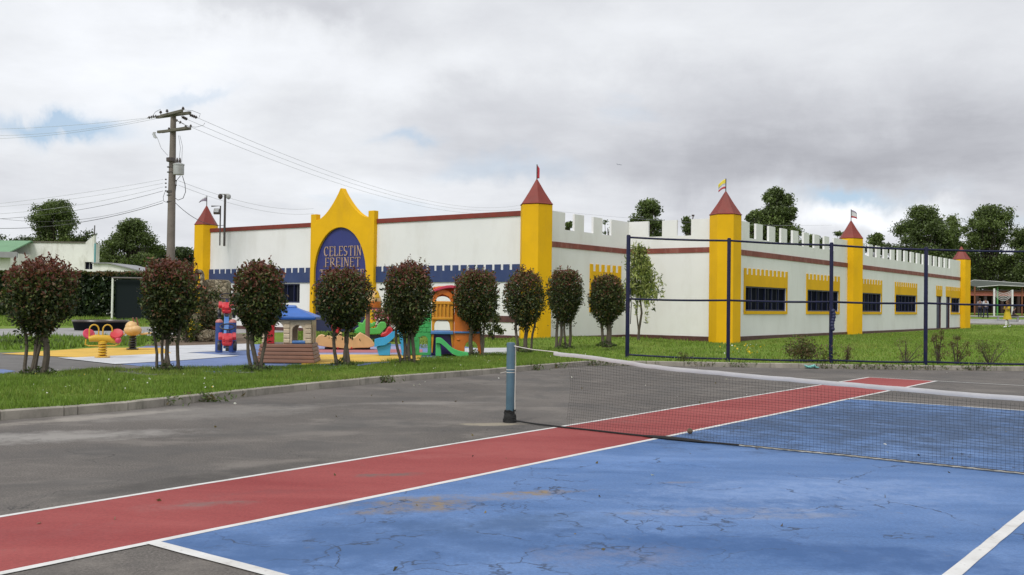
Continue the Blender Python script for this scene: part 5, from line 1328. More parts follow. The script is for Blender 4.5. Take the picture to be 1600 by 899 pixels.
# cream rider
t, k, p = toy('spring_rider', 'cream plastic spring rider with side wings on a black coil', 'spring rider', 207, 546, 0, 'spring riders')
MB().lathe([(.16, 0), (.16, .02), (.1, .03)], 16).build('base_plate', T_blk, t)
MB().tube(helix((0, 0), .08, .03, .36, 5, .02), .024, 6).build('spring', T_blk, t, smooth=True)
mb = MB(); mb.ball((.0, 0, .52), (.23, .26, .16), 20, 12); mb.ball((-.03, .0, .60), (.17, .2, .17), 16, 12); mb.ball((.07, -.17, .54), (.15, .12, .11), 14, 10)
mb.build('body', T_cream, t, smooth=True)
for s_ in (-1, 1): MB().obox((s_ * .34, 0, .43), (.30, .22, .05), Matrix.Rotation(s_ * -.10, 3, 'Y')).build('wing', T_cream, t, bevel=.02)
for dx in (.04, .13): MB().tube([(dx, -.05, .64), (dx - .02, -.05, .76), (dx - .05, -.06, .86)], .022, 8).build('handle', T_brown, t, smooth=True)

# tractor see-saw, seen end on
t, k, p = toy('seesaw', 'blue see-saw with a red toy tractor at each end seen end on', 'seesaw', 356, 554)
cyv = 1.15; zp = .62
for s_ in (-1, 1):
    MB().lathe([(.095, 0), (.095, .78)], 16, (s_ * .17 - .06, cyv, 0)).build('post', T_navy, t, smooth=True)
    MB().lathe([(.10, .78), (.10, .80), (.07, .85), (.01, .87)], 16, (s_ * .17 - .06, cyv, 0)).build('post_cap', T_pinkcap, t, smooth=True)
ang = math.atan2(.82, 2.2)
Mb = Matrix.Rotation(ang, 3, 'X')
ctr = Vector((-.05, cyv, zp)); MB().obox(ctr, (.13, 2.5, .09), Mb).build('beam', T_midblue, t, bevel=.02)
MB().tube([(-.26, cyv, zp), (.16, cyv, zp)], .04, 10).build('axle', T_blk, t)
for s_ in (-1, 1):
    e = ctr + Mb @ Vector((.0 + (.03 if s_ < 0 else 0), s_ * 1.12, .06)); fy = -1
    def L(x, y, z): return e + Mb @ Vector((x, y, z))
    mb = MB(); mb.obox(L(0, -.12, .16), (.26, .34, .20), Mb); mb.obox(L(0, .14, .10), (.22, .26, .12), Mb)
    tb = mb.build('tractor_body', T_red, t, bevel=.045, seg=3)
    mb = MB()
    for q in (-1, 1): mb.obox(L(q * .165, -.02, .19), (.10, .30, .10), Mb)
    mb.obox(L(0, -.30, .10), (.22, .07, .09), Mb); mb.obox(L(0, -.30, .16), (.12, .05, .16), Mb); mb.build('fender', T_red, tb, bevel=.03, seg=3)
    for q in (-1, 1): MB().lathe([(.06, -.045), (.115, -.045), (.125, -.02), (.125, .02), (.115, .045), (.06, .045)], 16, L(q * .19, -.16, -.01), Matrix.Rotation(R(90), 3, 'Y')).build('wheel', T_blk, tb, smooth=True)
    MB().lathe([(.03, -.04), (.07, -.04), (.07, .04), (.03, .04)], 12, L(0, -.31, -.02), Matrix.Rotation(R(90), 3, 'Y')).build('wheel', T_blk, tb, smooth=True)
    c = L(0, .10, .40); MB().tube([c + Vector((.18 * math.cos(a * PI / 12), .05 * math.sin(a * PI / 12), .07 * math.sin(a * PI / 12))) for a in range(24)], .018, 7, closed=True).build('steering_ring', T_blk, tb, smooth=True)
    MB().tube([L(0, .08, .2), c + Vector((0, 0, -.06))], .03, 8).build('steering_column', T_midblue, tb)

# playhouse
t, k, p = toy('playhouse', 'small beige playhouse with a blue hipped roof and brown log base', 'playhouse', 452, 565, R(-8))
W, Dp = .50, .50; zb1 = .42; ze = .97
mb = MB()
def frus(mb, z0, z1, w0, d0, w1, d1):
    vs = [(x * w0, y * d0, z0) for x, y in ((-1, -1), (1, -1), (1, 1), (-1, 1))] + [(x * w1, y * d1, z1) for x, y in ((-1, -1), (1, -1), (1, 1), (-1, 1))]
    return mb.add(vs, [(3, 2, 1, 0), (4, 5, 6, 7)] + [(i, (i + 1) % 4, (i + 1) % 4 + 4, i + 4) for i in range(4)])
for i in range(5):
    f0, f1 = i / 5, (i + 1) / 5; frus(mb, zb1 * f0 + .004, zb1 * f1 - .006, .64 - .07 * f0, .62 - .07 * f0, .64 - .07 * f1 - .006, .62 - .07 * f1 - .006)
frus(mb, 0, zb1 - .01, .61, .59, .545, .525); mb.build('log_base', T_brown, t, bevel=.012)
def panel(axis, s_):
    op = []
    for c in (-.24, .24):
        if axis == 'Y':
            w_ = .17 if c < 0 else .12
            op.append((c - w_, c + w_, zb1 + .03, ze - .14 if c > 0 else ze - .06, True))
        else: op.append((c - .15, c + .15, zb1 + .02, ze - .12, True))
    prof = [(-W, zb1), (-W, ze), (W, ze), (W, zb1)]
    for a, c_, z0, z1, arch in reversed(op):
        r_ = (c_ - a) / 2; prof += [(c_, zb1 + .0), (c_, z1 - r_)] + [((a + c_) / 2 + r_ * math.cos(PI * i / 10), z1 - r_ + r_ * math.sin(PI * i / 10)) for i in range(1, 10)] + [(a, z1 - r_), (a, zb1 + .0)]
    return prof
for s_ in (-1, 1):
    MB().prism(panel('Y', s_), s_ * .45 - .03, s_ * .45 + .03).build('wall', T_beige, t, bevel=.012)
    MB().prism([(y * .84, z) for y, z in panel('X', s_)], s_ * .50 - .04, s_ * .50 + .04, 'X').build('wall', T_beige, t, bevel=.012)
for x in (-.47, .0, .47):
    pf = [(-.482, zb1)]
    for q in range(5): pf += [(-.487, zb1 + .01 + q * .108), (-.505, zb1 + .025 + q * .108), (-.505, zb1 + .09 + q * .108), (-.487, zb1 + .105 + q * .108)]
    pf += [(-.482, ze - .01)]
    MB().prism(pf, x - .06, x + .06, 'X').build('corner_post', T_beige, t)
mb = MB(); frus(mb, ze - .02, ze + .05, .64, .58, .65, .59); frus(mb, ze + .05, ze + .24, .63, .57, .16, .14); frus(mb, ze + .24, ze + .30, .16, .14, .12, .11); mb.build('roof', T_blue, t, bevel=.02)
MB().box(-.42, -.26, -.53, -.50, zb1 + .0, zb1 + .55).build('shutter', T_red, t, bevel=.01); MB().box(.12, .42, -.5, -.30, zb1 + .0, zb1 + .07).build('sill_table', T_midblue, t, bevel=.02)

# profile rockers (rounded plastic bodies: outline has real width)
def rocker(name, label, cat, px, py, outline, depth, mat, yoff=0.0, bev=.05, group=None):
    t, k, p = toy(name, label, cat, px, py, 0, group)
    pts = [p(x, y) for x, y in outline]
    MB().prism(pts, -depth / 2 + yoff, depth / 2 + yoff).build('body', mat, t, bevel=bev, seg=3, smooth=True)
    return t, k, p
cr = [(493.5, 535), (494.5, 529), (498, 525), (503, 523), (508, 525), (515, 524.5), (518, 527), (525.5, 526.5), (528, 524), (532, 519.5), (533.5, 520), (535, 528.5), (540, 524), (541.5, 528), (554, 527.5), (557, 524), (562, 519.5), (567, 522), (572, 525), (577, 528), (582, 533), (584.5, 538), (583, 541), (575, 543), (556, 543.5), (545, 545), (510, 542), (498, 540)]
t, k, p = rocker('crocodile_rocker', 'long cream plastic crocodile shaped rocker with two seats in front of the green dinosaur', 'rocker', 540, 546, cr, .55, T_cream, .1, .06)
mb = MB()
for x in (528, 549): q = p(x, 544); mb.box(q[0] - .02, q[0] + .02, -.19, -.17, q[1] - .01, q[1] + .03)
mb.build('bolt', T_red, t)
mb = MB(); a = p(508, 546); c = p(578, 546); mb.box(a[0], c[0], -.05, .3, 0, a[1] + .05); mb.build('rocker_base', T_blk, t)
dn = [(551, 521), (556, 514), (561, 511), (558, 506), (560, 504), (566, 505.5), (569, 500), (573, 498), (577, 499.5), (578, 505), (581, 506), (583, 503), (586.5, 504), (586, 508), (582, 511), (578, 512), (582, 513), (588, 512), (591, 506), (594, 503), (600, 503), (603, 506), (603, 512), (599, 516), (594, 522), (577, 523), (566, 521)]
t, k, p = rocker('dinosaur_rocker', 'bright green plastic dinosaur shaped rocker on a dark frame', 'rocker', 580, 533, dn, .42, T_green, .1, .05)
mb = MB(); a = p(560, 527); c = p(610, 527); mb.box(a[0], c[0], -.05, .25, a[1] - .06, a[1] + .08); mb.box(a[0] + .2, a[0] + .3, .05, .15, 0, a[1]); mb.box(c[0] - .3, c[0] - .2, .05, .15, 0, a[1]); mb.build('frame', T_blk, t)
rd = [(594, 527), (596, 521), (602, 519), (605, 512), (609, 510), (613, 514), (616, 522), (616, 528)]
t, k, p = rocker('red_rocker', 'red plastic rocker half hidden behind the green dinosaur and the blue slide', 'rocker', 606, 534, rd, .4, T_red, .3, .05)
mb = MB(); a = p(598, 527); c = p(614, 534); mb.box(a[0], c[0], .2, .4, 0, a[1] + .02); mb.build('rocker_base', T_blk, t)
rf = [(517, 513), (518, 506), (521, 503), (521, 499), (525, 500), (527, 497), (530, 502), (534, 504), (533.5, 509), (534.5, 514), (530, 517), (528, 522), (524, 521), (519, 518)]
t, k, p = rocker('rooster_rocker', 'red crested plastic rocker behind the trunk of the tree before the arch', 'rocker', 526, 534, rf, .4, T_red, .2, .05)
mb = MB(); a = p(522, 521); c = p(530, 534); mb.box(a[0], c[0], .1, .3, 0, a[1] + .02); mb.build('rocker_base', T_blk, t)
# orange domed kiosk post
t, k, p = toy('domed_toy', 'orange and peach domed plastic roof on a dark post behind the flowering bush', 'play roof', 575, 538)
q = p(594, 480); MB().lathe([(.08, 0), (.07, q[1])], 12, (p(574, 0)[0], .3, 0)).build('post', T_brown, t)
c = p(578, 0)[0]; r1 = (595 - 578) * k
MB().lathe([(r1 * .95, p(0, 481)[1]), (r1, p(0, 479)[1]), (r1 * 1.02, p(0, 471)[1])], 24, (c, .3, 0)).build('lower_rim', T_or, t, smooth=True)
MB().lathe([(r1 * 1.02, p(0, 471)[1] + .003), (r1 * .92, p(0, 464)[1]), (r1 * .66, p(0, 458)[1]), (r1 * .25, p(0, 454)[1]), (.01, p(0, 453)[1])], 24, (c, .3, 0)).build('dome', T_cream, t, smooth=True)
MB().prism([p(584, 466), p(585, 457), p(588, 453), (p(591, 0)[0], p(0, 459)[1]), p(592, 466)], -.2, -.05).build('crest', T_yel, t, bevel=.03)
MB().lathe([(r1 * .9, p(0, 483)[1]), (r1 * .97, p(0, 481)[1])], 24, (c, .3, 0)).build('dark_rim', T_brown, t)
# blue slide
def slide(parent, pts, w_, mat, side=.09, y=0.0, nm='chute'):
    """channel following pts (x,z): floor plus two raised lips"""
    mb = MB(); n = len(pts); prof = [(-w_ / 2 - .04, -.03), (-w_ / 2 - .04, side), (-w_ / 2, side), (-w_ / 2 + .03, .02), (w_ / 2 - .03, .02), (w_ / 2, side), (w_ / 2 + .04, side), (w_ / 2 + .04, -.03)]
    vs = []
    for i, (x, z) in enumerate(pts):
        for (dy, dz) in prof: vs.append((x, y + dy, z + dz))
    m_ = len(prof); fs = []
    for i in range(n - 1): fs += [(i * m_ + j, i * m_ + (j + 1) % m_, (i + 1) * m_ + (j + 1) % m_, (i + 1) * m_ + j) for j in range(m_)]
    fs += [list(range(m_)), [(n - 1) * m_ + j for j in range(m_ - 1, -1, -1)]]
    mb.add(vs, fs); return mb.build(nm, mat, parent, smooth=True)
def smoothpts(pts, n=5):
    out = []
    for i in range(len(pts) - 1):
        p0 = pts[max(i - 1, 0)]; p1 = pts[i]; p2 = pts[i + 1]; p3 = pts[min(i + 2, len(pts) - 1)]
        for q in range(n):
            t_ = q / n; out.append(tuple(.5 * (2 * p1[a] + (-p0[a] + p2[a]) * t_ + (2 * p0[a] - 5 * p1[a] + 4 * p2[a] - p3[a]) * t_ ** 2 + (-p0[a] + 3 * p1[a] - 3 * p2[a] + p3[a]) * t_ ** 3) for a in (0, 1)))
    return out + [pts[-1]]
t, k, p = toy('blue_slide', 'sky blue plastic slide with a curved chute between two trees', 'slide', 606, 556)
sp_ = smoothpts([p(585, 541), p(592, 539), p(602, 537), (p(612, 529)), p(620, 520), p(628, 513), p(632, 511)])
slide(t, sp_, .42, T_sky, .16, .2)
MB().prism([p(588, 543), p(611, 536), p(609, 556), p(592, 556)], .03, .37).build('foot', T_sky, t, bevel=.02)
MB().prism([p(622, 519), p(633, 510), p(634, 556), p(628, 556)], .03, .40).build('back_leg', T_sky, t, bevel=.02)

# big climbing set
t, k, p = toy('climbing_set', 'plastic climbing set with orange tower, green castle wall, purple base and green slide', 'climbing set', 700, 556)
def arch_hole(x0, x1, ytop, ybot, n=12):
    """pixel arch, traversed so that it cuts the bottom edge of a panel"""
    cx_ = (x0 + x1) / 2; rx_ = (x1 - x0) / 2; ry_ = min(rx_ * 1.0, (ybot - ytop) * .6)
    return [(x1, ybot), (x1, ytop + ry_)] + [(cx_ + rx_ * math.cos(PI * i / n), ytop + ry_ - ry_ * math.sin(PI * i / n)) for i in range(1, n)] + [(x0, ytop + ry_), (x0, ybot)]
def PP(l): return [p(*q) for q in l]
g = MB().prism(PP([(636, 556), (636, 497), (644, 497), (644, 493), (651, 493), (651, 497), (658, 497), (658, 491), (673, 489), (673, 556)] + arch_hole(655, 668, 526, 556)), .12, .30).build('green_wall', T_dgreen, t, bevel=.012)
mb = MB(); 
for i in range(8):
    yy = 500 + i * 7
    for j in range(5):
        x0 = 638 + j * 7.2 + (3.5 if i % 2 else 0)
        if x0 + 6 < 673 and not (x0 + 6 > 653 and x0 < 670 and yy > 519): a = p(x0, yy + 5.5); c = p(x0 + 6.2, yy); mb.box(a[0], c[0], .105, .118, a[1], c[1])
mb.build('brick_relief', T_dgreen, g, bevel=.006)
mb = MB(); a = p(655, 552); c = p(668, 556); mb.box(a[0], c[0], .12, .3, 0, a[1]); mb.build('threshold', T_dgreen, g)
# orange tower: front panel with a railing and arched opening, back panel
w1 = MB().prism(PP([(674, 552), (674, 470), (676, 471)] + [(707, 471), (707, 552), (703, 516)] + [(703, 516)] + arch_hole(678, 702, 499, 516)[1:-1] + [(678, 516), (676, 552)]), .10, .16).build('tower_front', T_gold, t, bevel=.01)
mb = MB()
for x in (674.5, 680, 686, 692, 698, 704): a = p(x, 498); c = p(x + 3.0, 474); mb.box(a[0], c[0], .06, .10, a[1], c[1])
a = p(674, 476); c = p(707, 471.5); mb.box(a[0], c[0], .05, .10, a[1], c[1]); a = p(674, 500); c = p(707, 496); mb.box(a[0], c[0], .05, .10, a[1], c[1])
mb.build('railing', T_gold, w1, bevel=.01)
MB().prism(PP([(674, 516), (674, 449), (682, 447), (695, 446), (707, 447), (707, 516), (703, 516)] + [(703, 472)] + [(690 + 13 * math.cos(PI * i / 12), 472 - 9 * math.sin(PI * i / 12)) for i in range(1, 12)] + [(677, 472), (677, 516)]), .85, .92).build('tower_back', T_or, t, bevel=.01)
MB().prism([(.12, p(0, 552)[1]), (.12, p(0, 449)[1]), (.9, p(0, 449)[1]), (.9, p(0, 552)[1]), (.72, p(0, 552)[1]), (.72, p(0, 530)[1]), (.3, p(0, 530)[1]), (.3, p(0, 552)[1])], p(707, 0)[0], p(709, 0)[0], 'X').build('side_wall', T_or, t, bevel=.01)
rp = smoothpts([(674, 456), (678, 452), (686, 449), (696, 446.5), (706, 446), (716, 449), (722, 455)], 4)
top_ = [p(*q) for q in rp]; bot_ = [(x, z - .07) for x, z in reversed(top_)]
MB().prism(top_ + bot_, .0, 1.0).build('curved_roof', T_pink, t, bevel=.015, smooth=True)
MB().prism(PP([(675, 472), (677, 461), (683, 455), (690, 453), (700, 455), (706, 461), (707, 472), (703.5, 472), (700, 464), (690, 460), (683, 463), (679, 472)]), .08, .14).build('front_hood', T_or, t, bevel=.012)
# purple base with shelf
a = p(673.5, 556); c = p(706, 523); MB().box(a[0], c[0], .2, .9, 0, c[1]).build('purple_base', T_purple, t, bevel=.015)
a = p(672.5, 523); c = p(708, 517.5); MB().box(a[0], c[0], .02, .95, a[1] + .002, c[1]).build('blue_ledge', T_midblue, t, bevel=.02)
MB().prism(PP([(709.3, 556), (709.3, 447), (716, 452), (726, 470), (738, 490), (752, 508), (752, 556), (748, 556)] + arch_hole(726, 746, 533, 556)[1:-1] + [(726, 556)]), .10, .22).build('climbing_wall', T_or, t, bevel=.012)
a = p(709.5, 521); c = p(752, 518); MB().box(a[0], c[0], .05, .097, a[1], c[1]).build('blue_rail', T_midblue, t, bevel=.01)
MB().prism([(.22, 0), (.22, p(0, 515)[1]), (.95, p(0, 515)[1]), (.95, 0), (.8, 0), (.8, p(0, 536)[1]), (.4, p(0, 536)[1]), (.4, 0)], p(749, 0)[0], p(752, 0)[0], 'X').build('end_wall', T_or, t, bevel=.01)
mb = MB()
for px_, py_ in ((716, 478), (723, 498), (733, 512), (716, 531), (738, 527)): a = p(px_, py_); mb.ball((a[0], .10, a[1]), (.05, .035, .03), 8, 6)
mb.build('climbing_holds', T_or, t, smooth=True)
sp_ = smoothpts([p(681, 534), p(688, 534), p(696, 540), p(706, 549), p(718, 554), p(731, 556)])
slide(t, sp_, .42, T_gr2, .10, -.25, 'slide')
MB().prism(PP([(681, 536), (688, 536), (690, 556), (681, 556)]), -.42, -.08).build('slide_foot', T_gr2, t, bevel=.015)

# ------------------------------------------------------------------ far right: people, shade canopy, pavilion
SK = paint('skin_brown', (.22, .115, .075), .6, .1, 9, None, 0, 0)
def skinmesh(name, verts, edges, radii, mat, parent, root=0, sub=1):
    me = bpy.data.meshes.new(name); me.from_pydata([tuple(v_) for v_ in verts], edges, []); me.materials.append(mat)
    o = bpy.data.objects.new(name, me); COL.objects.link(o); o.parent = parent
    o.modifiers.new('skin', 'SKIN')
    sv = me.skin_vertices[0].data
    for i, r_ in enumerate(radii): sv[i].radius = (r_, r_) if not isinstance(r_, tuple) else r_; sv[i].use_root = (i == root)
    s_ = o.modifiers.new('smooth', 'SUBSURF'); s_.levels = sub; s_.render_levels = sub
    return o
def person(label, x, y, rz, H, pose, shirt, legs, hair, shoes, skirt=None, long_hair=False):
    t = thing('person', label, 'person', (x, y, tz(x, y)), rz)
    # joints face -Y; z up, unit height
    J = dict(pelvis=(0, 0, .52), spine=(0, .005, .62), chest=(0, 0, .74), neck=(0, .005, .84), head0=(0, -.005, .875), head1=(0, -.01, .93), head2=(0, 0, .975),
             nose=(0, -.062, .925), lsh=(.1, 0, .805), rsh=(-.1, 0, .805), lel=(.135, .02, .65), rel=(-.135, .02, .65), lwr=(.135, -.03, .50), rwr=(-.135, -.03, .50),
             lhp=(.05, 0, .50), rhp=(-.05, 0, .50), lkn=(.055, -.01, .28), rkn=(-.055, -.01, .28), lan=(.055, .01, .045), ran=(-.055, .01, .045), lto=(.06, -.08, .018), rto=(-.06, -.08, .018))
    J.update(pose)
    names = list(J); V = [Vector(J[n_]) * H for n_ in names]; ix = {n_: i for i, n_ in enumerate(names)}
    E = [('pelvis', 'spine'), ('spine', 'chest'), ('chest', 'neck'), ('neck', 'head0'), ('head0', 'head1'), ('head1', 'head2'), ('chest', 'lsh'), ('chest', 'rsh'), ('lsh', 'lel'), ('rsh', 'rel'), ('lel', 'lwr'), ('rel', 'rwr'),
         ('pelvis', 'lhp'), ('pelvis', 'rhp'), ('lhp', 'lkn'), ('rhp', 'rkn'), ('lkn', 'lan'), ('rkn', 'ran'), ('lan', 'lto'), ('ran', 'rto'), ('head1', 'nose')]
    RR = dict(pelvis=(.085, .06), spine=(.072, .052), chest=(.09, .058), neck=.028, head0=.040, head1=.052, head2=.034, nose=.010, lsh=.036, rsh=.036, lel=.025, rel=.025, lwr=.017, rwr=.017, lhp=.05, rhp=.05, lkn=.034, rkn=.034, lan=.022, ran=.022, lto=.016, rto=.016)
    rad = [tuple(q * H for q in RR[n_]) if isinstance(RR[n_], tuple) else RR[n_] * H for n_ in names]
    edges = [(ix[a], ix[c]) for a, c in E]
    for s_ in ('l', 'r'):
        wv_ = V[ix[s_ + 'wr']]; d_ = (wv_ - V[ix[s_ + 'el']]).normalized(); palm = len(V); V.append(wv_ + d_ * .032 * H); rad.append(.015 * H); edges.append((ix[s_ + 'wr'], palm))
        for q, (off, ln) in enumerate(((-.012, .036), (-.004, .042), (.004, .039), (.012, .032))):
            i0 = len(V); sd_ = Vector((0, 1, 0)); V.append(V[palm] + sd_ * off * H + d_ * .018 * H); rad.append(.0052 * H); edges.append((palm, i0))
            V.append(V[i0] + d_ * ln * H * .7 + Vector((0, -.006 * H, 0))); rad.append(.0045 * H); edges.append((i0, i0 + 1))
        i0 = len(V); V.append(wv_ + d_ * .022 * H + Vector((0, -.022 * H, 0))); rad.append(.0058 * H); edges.append((ix[s_ + 'wr'], i0))
    skinmesh('body', V, edges, rad, SK, t, ix['pelvis'])
    def sub_(nm, keys, eds, grow, mat, extra=None):
        K_ = [Vector(J[q]) * H for q in keys]; jx = {q: i for i, q in enumerate(keys)}; rr = []
        for q in keys:
            r0 = (extra or {}).get(q, RR[q]); rr.append(tuple(a * H * grow for a in r0) if isinstance(r0, tuple) else r0 * H * grow)
        return skinmesh(nm, K_, [(jx[a], jx[c]) for a, c in eds], rr, mat, t, 0)
    sub_('shirt', ['pelvis', 'spine', 'chest', 'lsh', 'rsh', 'lel', 'rel'], [('pelvis', 'spine'), ('spine', 'chest'), ('chest', 'lsh'), ('chest', 'rsh'), ('lsh', 'lel'), ('rsh', 'rel')], 1.16, shirt)
    if skirt is None:
        sub_('trousers', ['pelvis', 'lhp', 'rhp', 'lkn', 'rkn', 'lan', 'ran'], [('pelvis', 'lhp'), ('pelvis', 'rhp'), ('lhp', 'lkn'), ('rhp', 'rkn'), ('lkn', 'lan'), ('rkn', 'ran')], 1.22, legs, {'lan': .03, 'ran': .03})
    else:
        MB().lathe([(.085 * H, .60 * H), (.105 * H, .5 * H), (.135 * H, .38 * H), (.15 * H, .30 * H), (.14 * H, .30 * H), (.09 * H, .5 * H)], 18).build('skirt', skirt, t, smooth=True)
        sub_('socks', ['lkn', 'lan', ], [('lkn', 'lan')], 1.15, legs); sub_('socks', ['rkn', 'ran'], [('rkn', 'ran')], 1.15, legs)
    for s_ in 'lr':
        a, c = Vector(J[s_ + 'an']) * H, Vector(J[s_ + 'to']) * H
        MB().tube([a + Vector((0, .03 * H, -.02 * H)), a.lerp(c, .5) + Vector((0, 0, -.01 * H)), c + Vector((0, -.01, 0))], [.024 * H, .028 * H, .022 * H], 8).build('shoe', shoes, t, smooth=True)
    h = Vector(J['head1']) * H; mb = MB(); mb.ball(h + Vector((0, .016 * H, .022 * H)), (.054 * H, .055 * H, .055 * H), 12, 9)
    if long_hair: mb.ball(h + Vector((0, .045 * H, -.05 * H)), (.045 * H, .03 * H, .09 * H), 10, 8)
    mb.build('hair', hair, t, smooth=True)
    return t
C_shirt = paint('shirt_palegrey', (.52, .53, .56), .9); C_navyc = paint('cloth_navy', (.018, .02, .045), .9); C_hair = paint('hair_black', (.015, .012, .01), .7); C_shoe = paint('shoe_black', (.02, .02, .02), .5); C_wshoe = paint('shoe_white', (.7, .7, .7), .6)
C_plaid = paint('cloth_plaid_grey', (.22, .21, .25), .9, .6, 14); C_yel = paint('dress_yellow', (.50, .36, .02), .9, .12, 4); C_blk = paint('cloth_dark', (.03, .02, .025), .9); C_brhair = paint('hair_brown', (.10, .05, .025), .7)
q = D(1540, 486, 88); person('person in a pale grey shirt and navy trousers standing with feet apart, back turned', q.x, 88, R(180), 1.78, dict(lkn=(.085, 0, .28), rkn=(-.085, 0, .28), lan=(.115, .01, .045), ran=(-.115, .01, .045), lto=(.13, -.08, .018), rto=(-.13, -.08, .018), lwr=(.12, -.06, .52), rwr=(-.12, -.06, .52)), C_shirt, C_navyc, C_hair, C_shoe)
q = D(1531, 486, 88.8); person('person in dark checked shirt standing just left of the one in pale grey', q.x, 88.8, R(150), 1.68, dict(), C_plaid, C_navyc, C_hair, C_shoe)
q = D(1574, 486, 60); person('person in a yellow dress and white socks walking across the lawn', q.x, 60, R(-75), 1.66, dict(lkn=(.05, -.08, .29), lan=(.05, -.11, .06), lto=(.05, -.19, .03), rkn=(-.05, .03, .28), ran=(-.05, .16, .10), rto=(-.05, .10, .03), lel=(.12, -.05, .66), lwr=(.06, -.14, .70), rel=(-.12, -.03, .66), rwr=(-.05, -.14, .68)), C_yel, C_wshoe, C_brhair, C_wshoe, C_yel, True)
q = D(1583, 486, 84); sd_ = dict(pelvis=(0, 0, .27), spine=(0, .0, .37), chest=(0, -.03, .49), neck=(0, -.05, .59), head0=(0, -.065, .625), head1=(0, -.075, .68), head2=(0, -.07, .725), nose=(0, -.135, .675), lsh=(.1, -.035, .555), rsh=(-.1, -.035, .555), lel=(.13, -.06, .40), rel=(-.13, -.06, .40), lwr=(.08, -.2, .33), rwr=(-.08, -.2, .33), lhp=(.05, -.01, .265), rhp=(-.05, -.01, .265), lkn=(.06, -.23, .27), rkn=(-.06, -.23, .27), lan=(.06, -.24, .045), ran=(-.06, -.24, .045), lto=(.06, -.33, .018), rto=(-.06, -.33, .018))
person('seated person in dark clothes and white shoes on the low bench', q.x, 84, R(70), 1.65, sd_, C_blk, C_blk, C_hair, C_wshoe)
t = thing('bench', 'low grey bench on the footpath under the seated person', 'bench', (q.x, 84, tz(q.x, 84) + .03), R(-20))
MB().box(-1.3, .5, -.22, .22, .33, .385).build('seat', M_eave, t, bevel=.01)
for x in (-1.15, .35): MB().box(x - .06, x + .06, -.18, .18, 0, .328).build('leg', M_eave, t)
# low retaining strip
mb = MB(); xs_ = np.arange(34.6, 80, 1.0)
for a, c in zip(xs_[:-1], xs_[1:]):
    za, zc = tz(a, 80.8), tz(c, 80.8); mb.add([(a, 80.7, za - .2), (c, 80.7, zc - .2), (c, 81.0, zc - .2), (a, 81.0, za - .2), (a, 80.7, za + .09), (c, 80.7, zc + .09), (c, 81.0, zc + .09), (a, 81.0, za + .09)], [(0, 1, 5, 4), (4, 5, 6, 7), (1, 2, 6, 5), (2, 3, 7, 6), (0, 4, 7, 3)])
tag(mb.build('path_edge_kerb', M_conc), kind='structure')
# shade canopy
M_canopy = paint('canopy_grey', (.05, .06, .045), .9, .2, .6); M_edge = paint('canopy_edge', (.55, .56, .53), .8); M_wpost = paint('post_white', (.65, .65, .63), .6); M_opost = paint('post_orange', (.20, .07, .03), .7); M_gpost = paint('post_green', (.09, .30, .08), .6)
YC = 98.0; q0 = D(1510, 447, YC); t = thing('shade_canopy', 'grey green fabric shade canopy on slim coloured posts', 'canopy', (q0.x + 3, YC, tz(q0.x + 3, YC)))
x0, xm, x1 = D(1505, 440, YC).x, D(1537, 440, YC).x, D(1625, 440, YC).x; zl, zm, zr = D(1505, 443.5, YC).z, D(1537, 437, YC).z, D(1625, 444.5, YC).z; zb_ = D(1537, 448.5, YC).z
vs = [(x0, YC, zl), (xm, YC + 2, zm), (x1, YC, zr), (x0, YC - 3, zb_ - .1), (xm, YC - 3.2, zb_ + .1), (x1, YC - 3, zb_ - .1), (x0, YC + 6, zb_), (xm, YC + 6, zb_ + .1), (x1, YC + 6, zb_)]
MB().add(vs, [(3, 4, 1, 0), (4, 5, 2, 1), (0, 1, 7, 6), (1, 2, 8, 7)]).build('canopy_fabric', M_canopy, t, world=True).modifiers.new('thick', 'SOLIDIFY').thickness = .05
MB().tube([vs[3], vs[4], vs[5]], .035, 6).build('edge_tube', M_edge, t, world=True); MB().tube([vs[0], vs[1], vs[2]], .035, 6).build('ridge_tube', M_edge, t, world=True)
for px_, mt in ((1523, M_opost), (1558.5, M_gpost), (1597, M_opost)):
    q = D(px_, 470, YC - 2.7); zg = tz(q.x, YC - 2.7); MB().tube([(q.x, YC - 2.7, zg - .1), (q.x, YC - 2.7, zb_ - .05)], .075, 8).build('post', mt, t, world=True)
YN = 93.0; q0 = D(1553, 487, YN); t = thing('volleyball_net', 'two white posts with a sagging pale net behind the people', 'net', (q0.x, YN, tz(q0.x, YN)))
qa, qb = D(1553.5, 451, YN), D(1582, 453, YN)
for q in (qa, qb): MB().tube([(q.x, YN, tz(q.x, YN) - .1), (q.x, YN, q.z)], .085, 10).build('post', M_wpost, t, world=True)
mb = MB()
for i in range(5):
    f_ = i / 4; mb.tube([(qa.x + (qb.x - qa.x) * j / 10, YN, qa.z - .1 - .5 * f_ - (.35 + .2 * f_) * math.sin(PI * j / 10)) for j in range(11)], .016, 4)
for j in range(1, 20):
    x = qa.x + (qb.x - qa.x) * j / 20; s_ = math.sin(PI * j / 20); mb.tube([(x, YN, qa.z - .1 - .35 * s_), (x, YN, qa.z - .6 - .55 * s_)], .006, 3)
mb.build('netting', M_wpost, t, world=True)
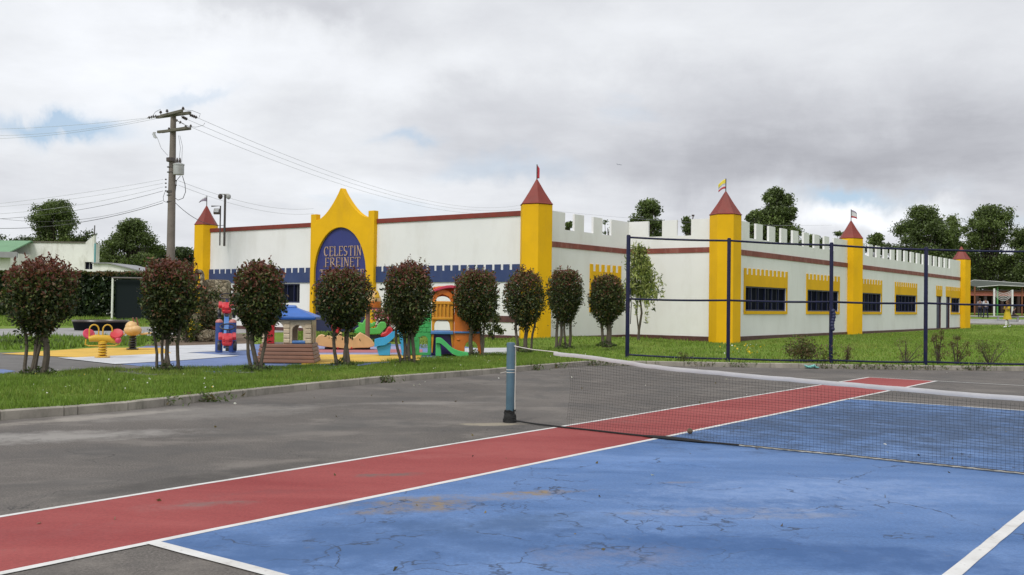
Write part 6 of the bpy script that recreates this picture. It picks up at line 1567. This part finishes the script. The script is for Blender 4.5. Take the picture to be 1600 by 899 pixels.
# red-roofed pavilion far behind
M_pav = paint('pavilion_red', (.42, .13, .10), .7, .15, .6); M_pavd = paint('pavilion_dark_red', (.035, .016, .014), .7, .2, .6)
YP = 116.0; q0 = D(1560, 480, YP); t = thing('pavilion', 'long low building with a faded red fascia and dark red columns', 'building', (q0.x, YP, tz(q0.x, YP)))
x0, x1 = D(1500, 460, YP).x, D(1680, 460, YP).x; zt_, zf, zg = D(1560, 455.5, YP).z, D(1560, 462.5, YP).z, tz(q0.x, YP) - .2
MB().box(x0, x1, YP, YP + .2, zf, zt_).build('fascia', M_pav, t, world=True); MB().box(x0 - .3, x1, YP - .3, YP + 8, zt_ + .003, zt_ + .15).build('roof', M_pavd, t, world=True)
MB().box(x0, x1, YP + 3.0, YP + 3.2, zg, zf).build('back_wall', M_pavd, t, world=True)
for px_ in range(1514, 1640, 13): q = D(px_, 470, YP); MB().box(q.x - .16, q.x + .16, YP + .003, YP + .3, zg, zf - .003).build('column', M_pavd, t, world=True)
for px_ in range(1518, 1640, 16): q = D(px_, 470, YP + 2.95); MB().box(q.x - .35, q.x + .35, YP + 2.9, YP + 2.99, zg + .9, zf - .5).build('window', M_glass, t, world=True)

# aeroplane far away
YA = 5200.0; q = D(968, 257.5, YA); kk = YA / FPX; M_air = paint('aircraft_grey', (.30, .31, .34), .4)
t = thing('aeroplane', 'tiny distant aeroplane under the grey clouds', 'aeroplane', q, R(12)); L_ = 9.5 * kk
MB().tube([(-L_ / 2, 0, L_ * .05), (-L_ * .42, 0, L_ * .045), (L_ * .3, 0, -L_ * .03), (L_ / 2, 0, -L_ * .05)], [L_ * .01, L_ * .055, L_ * .055, L_ * .01], 10).build('fuselage', M_air, t, smooth=True)
MB().prism([(-L_ * .12, 0), (L_ * .1, 0), (-L_ * .12, L_ * .45), (-L_ * .2, L_ * .45)], -L_ * .01, L_ * .01, 'Z').build('wing', M_air, t); MB().prism([(-L_ * .12, 0), (L_ * .1, 0), (-L_ * .12, -L_ * .45), (-L_ * .2, -L_ * .45)], -L_ * .01, L_ * .01, 'Z').build('wing', M_air, t)
MB().prism([(-L_ * .5, L_ * .05), (-L_ * .36, L_ * .05), (-L_ * .46, L_ * .2), (-L_ * .53, L_ * .2)], -L_ * .008, L_ * .008).build('tail_fin', M_air, t)
for o in bpy.data.objects:
    for q in ('k', 'bx', 'by'):
        if q in o.keys(): del o[q]
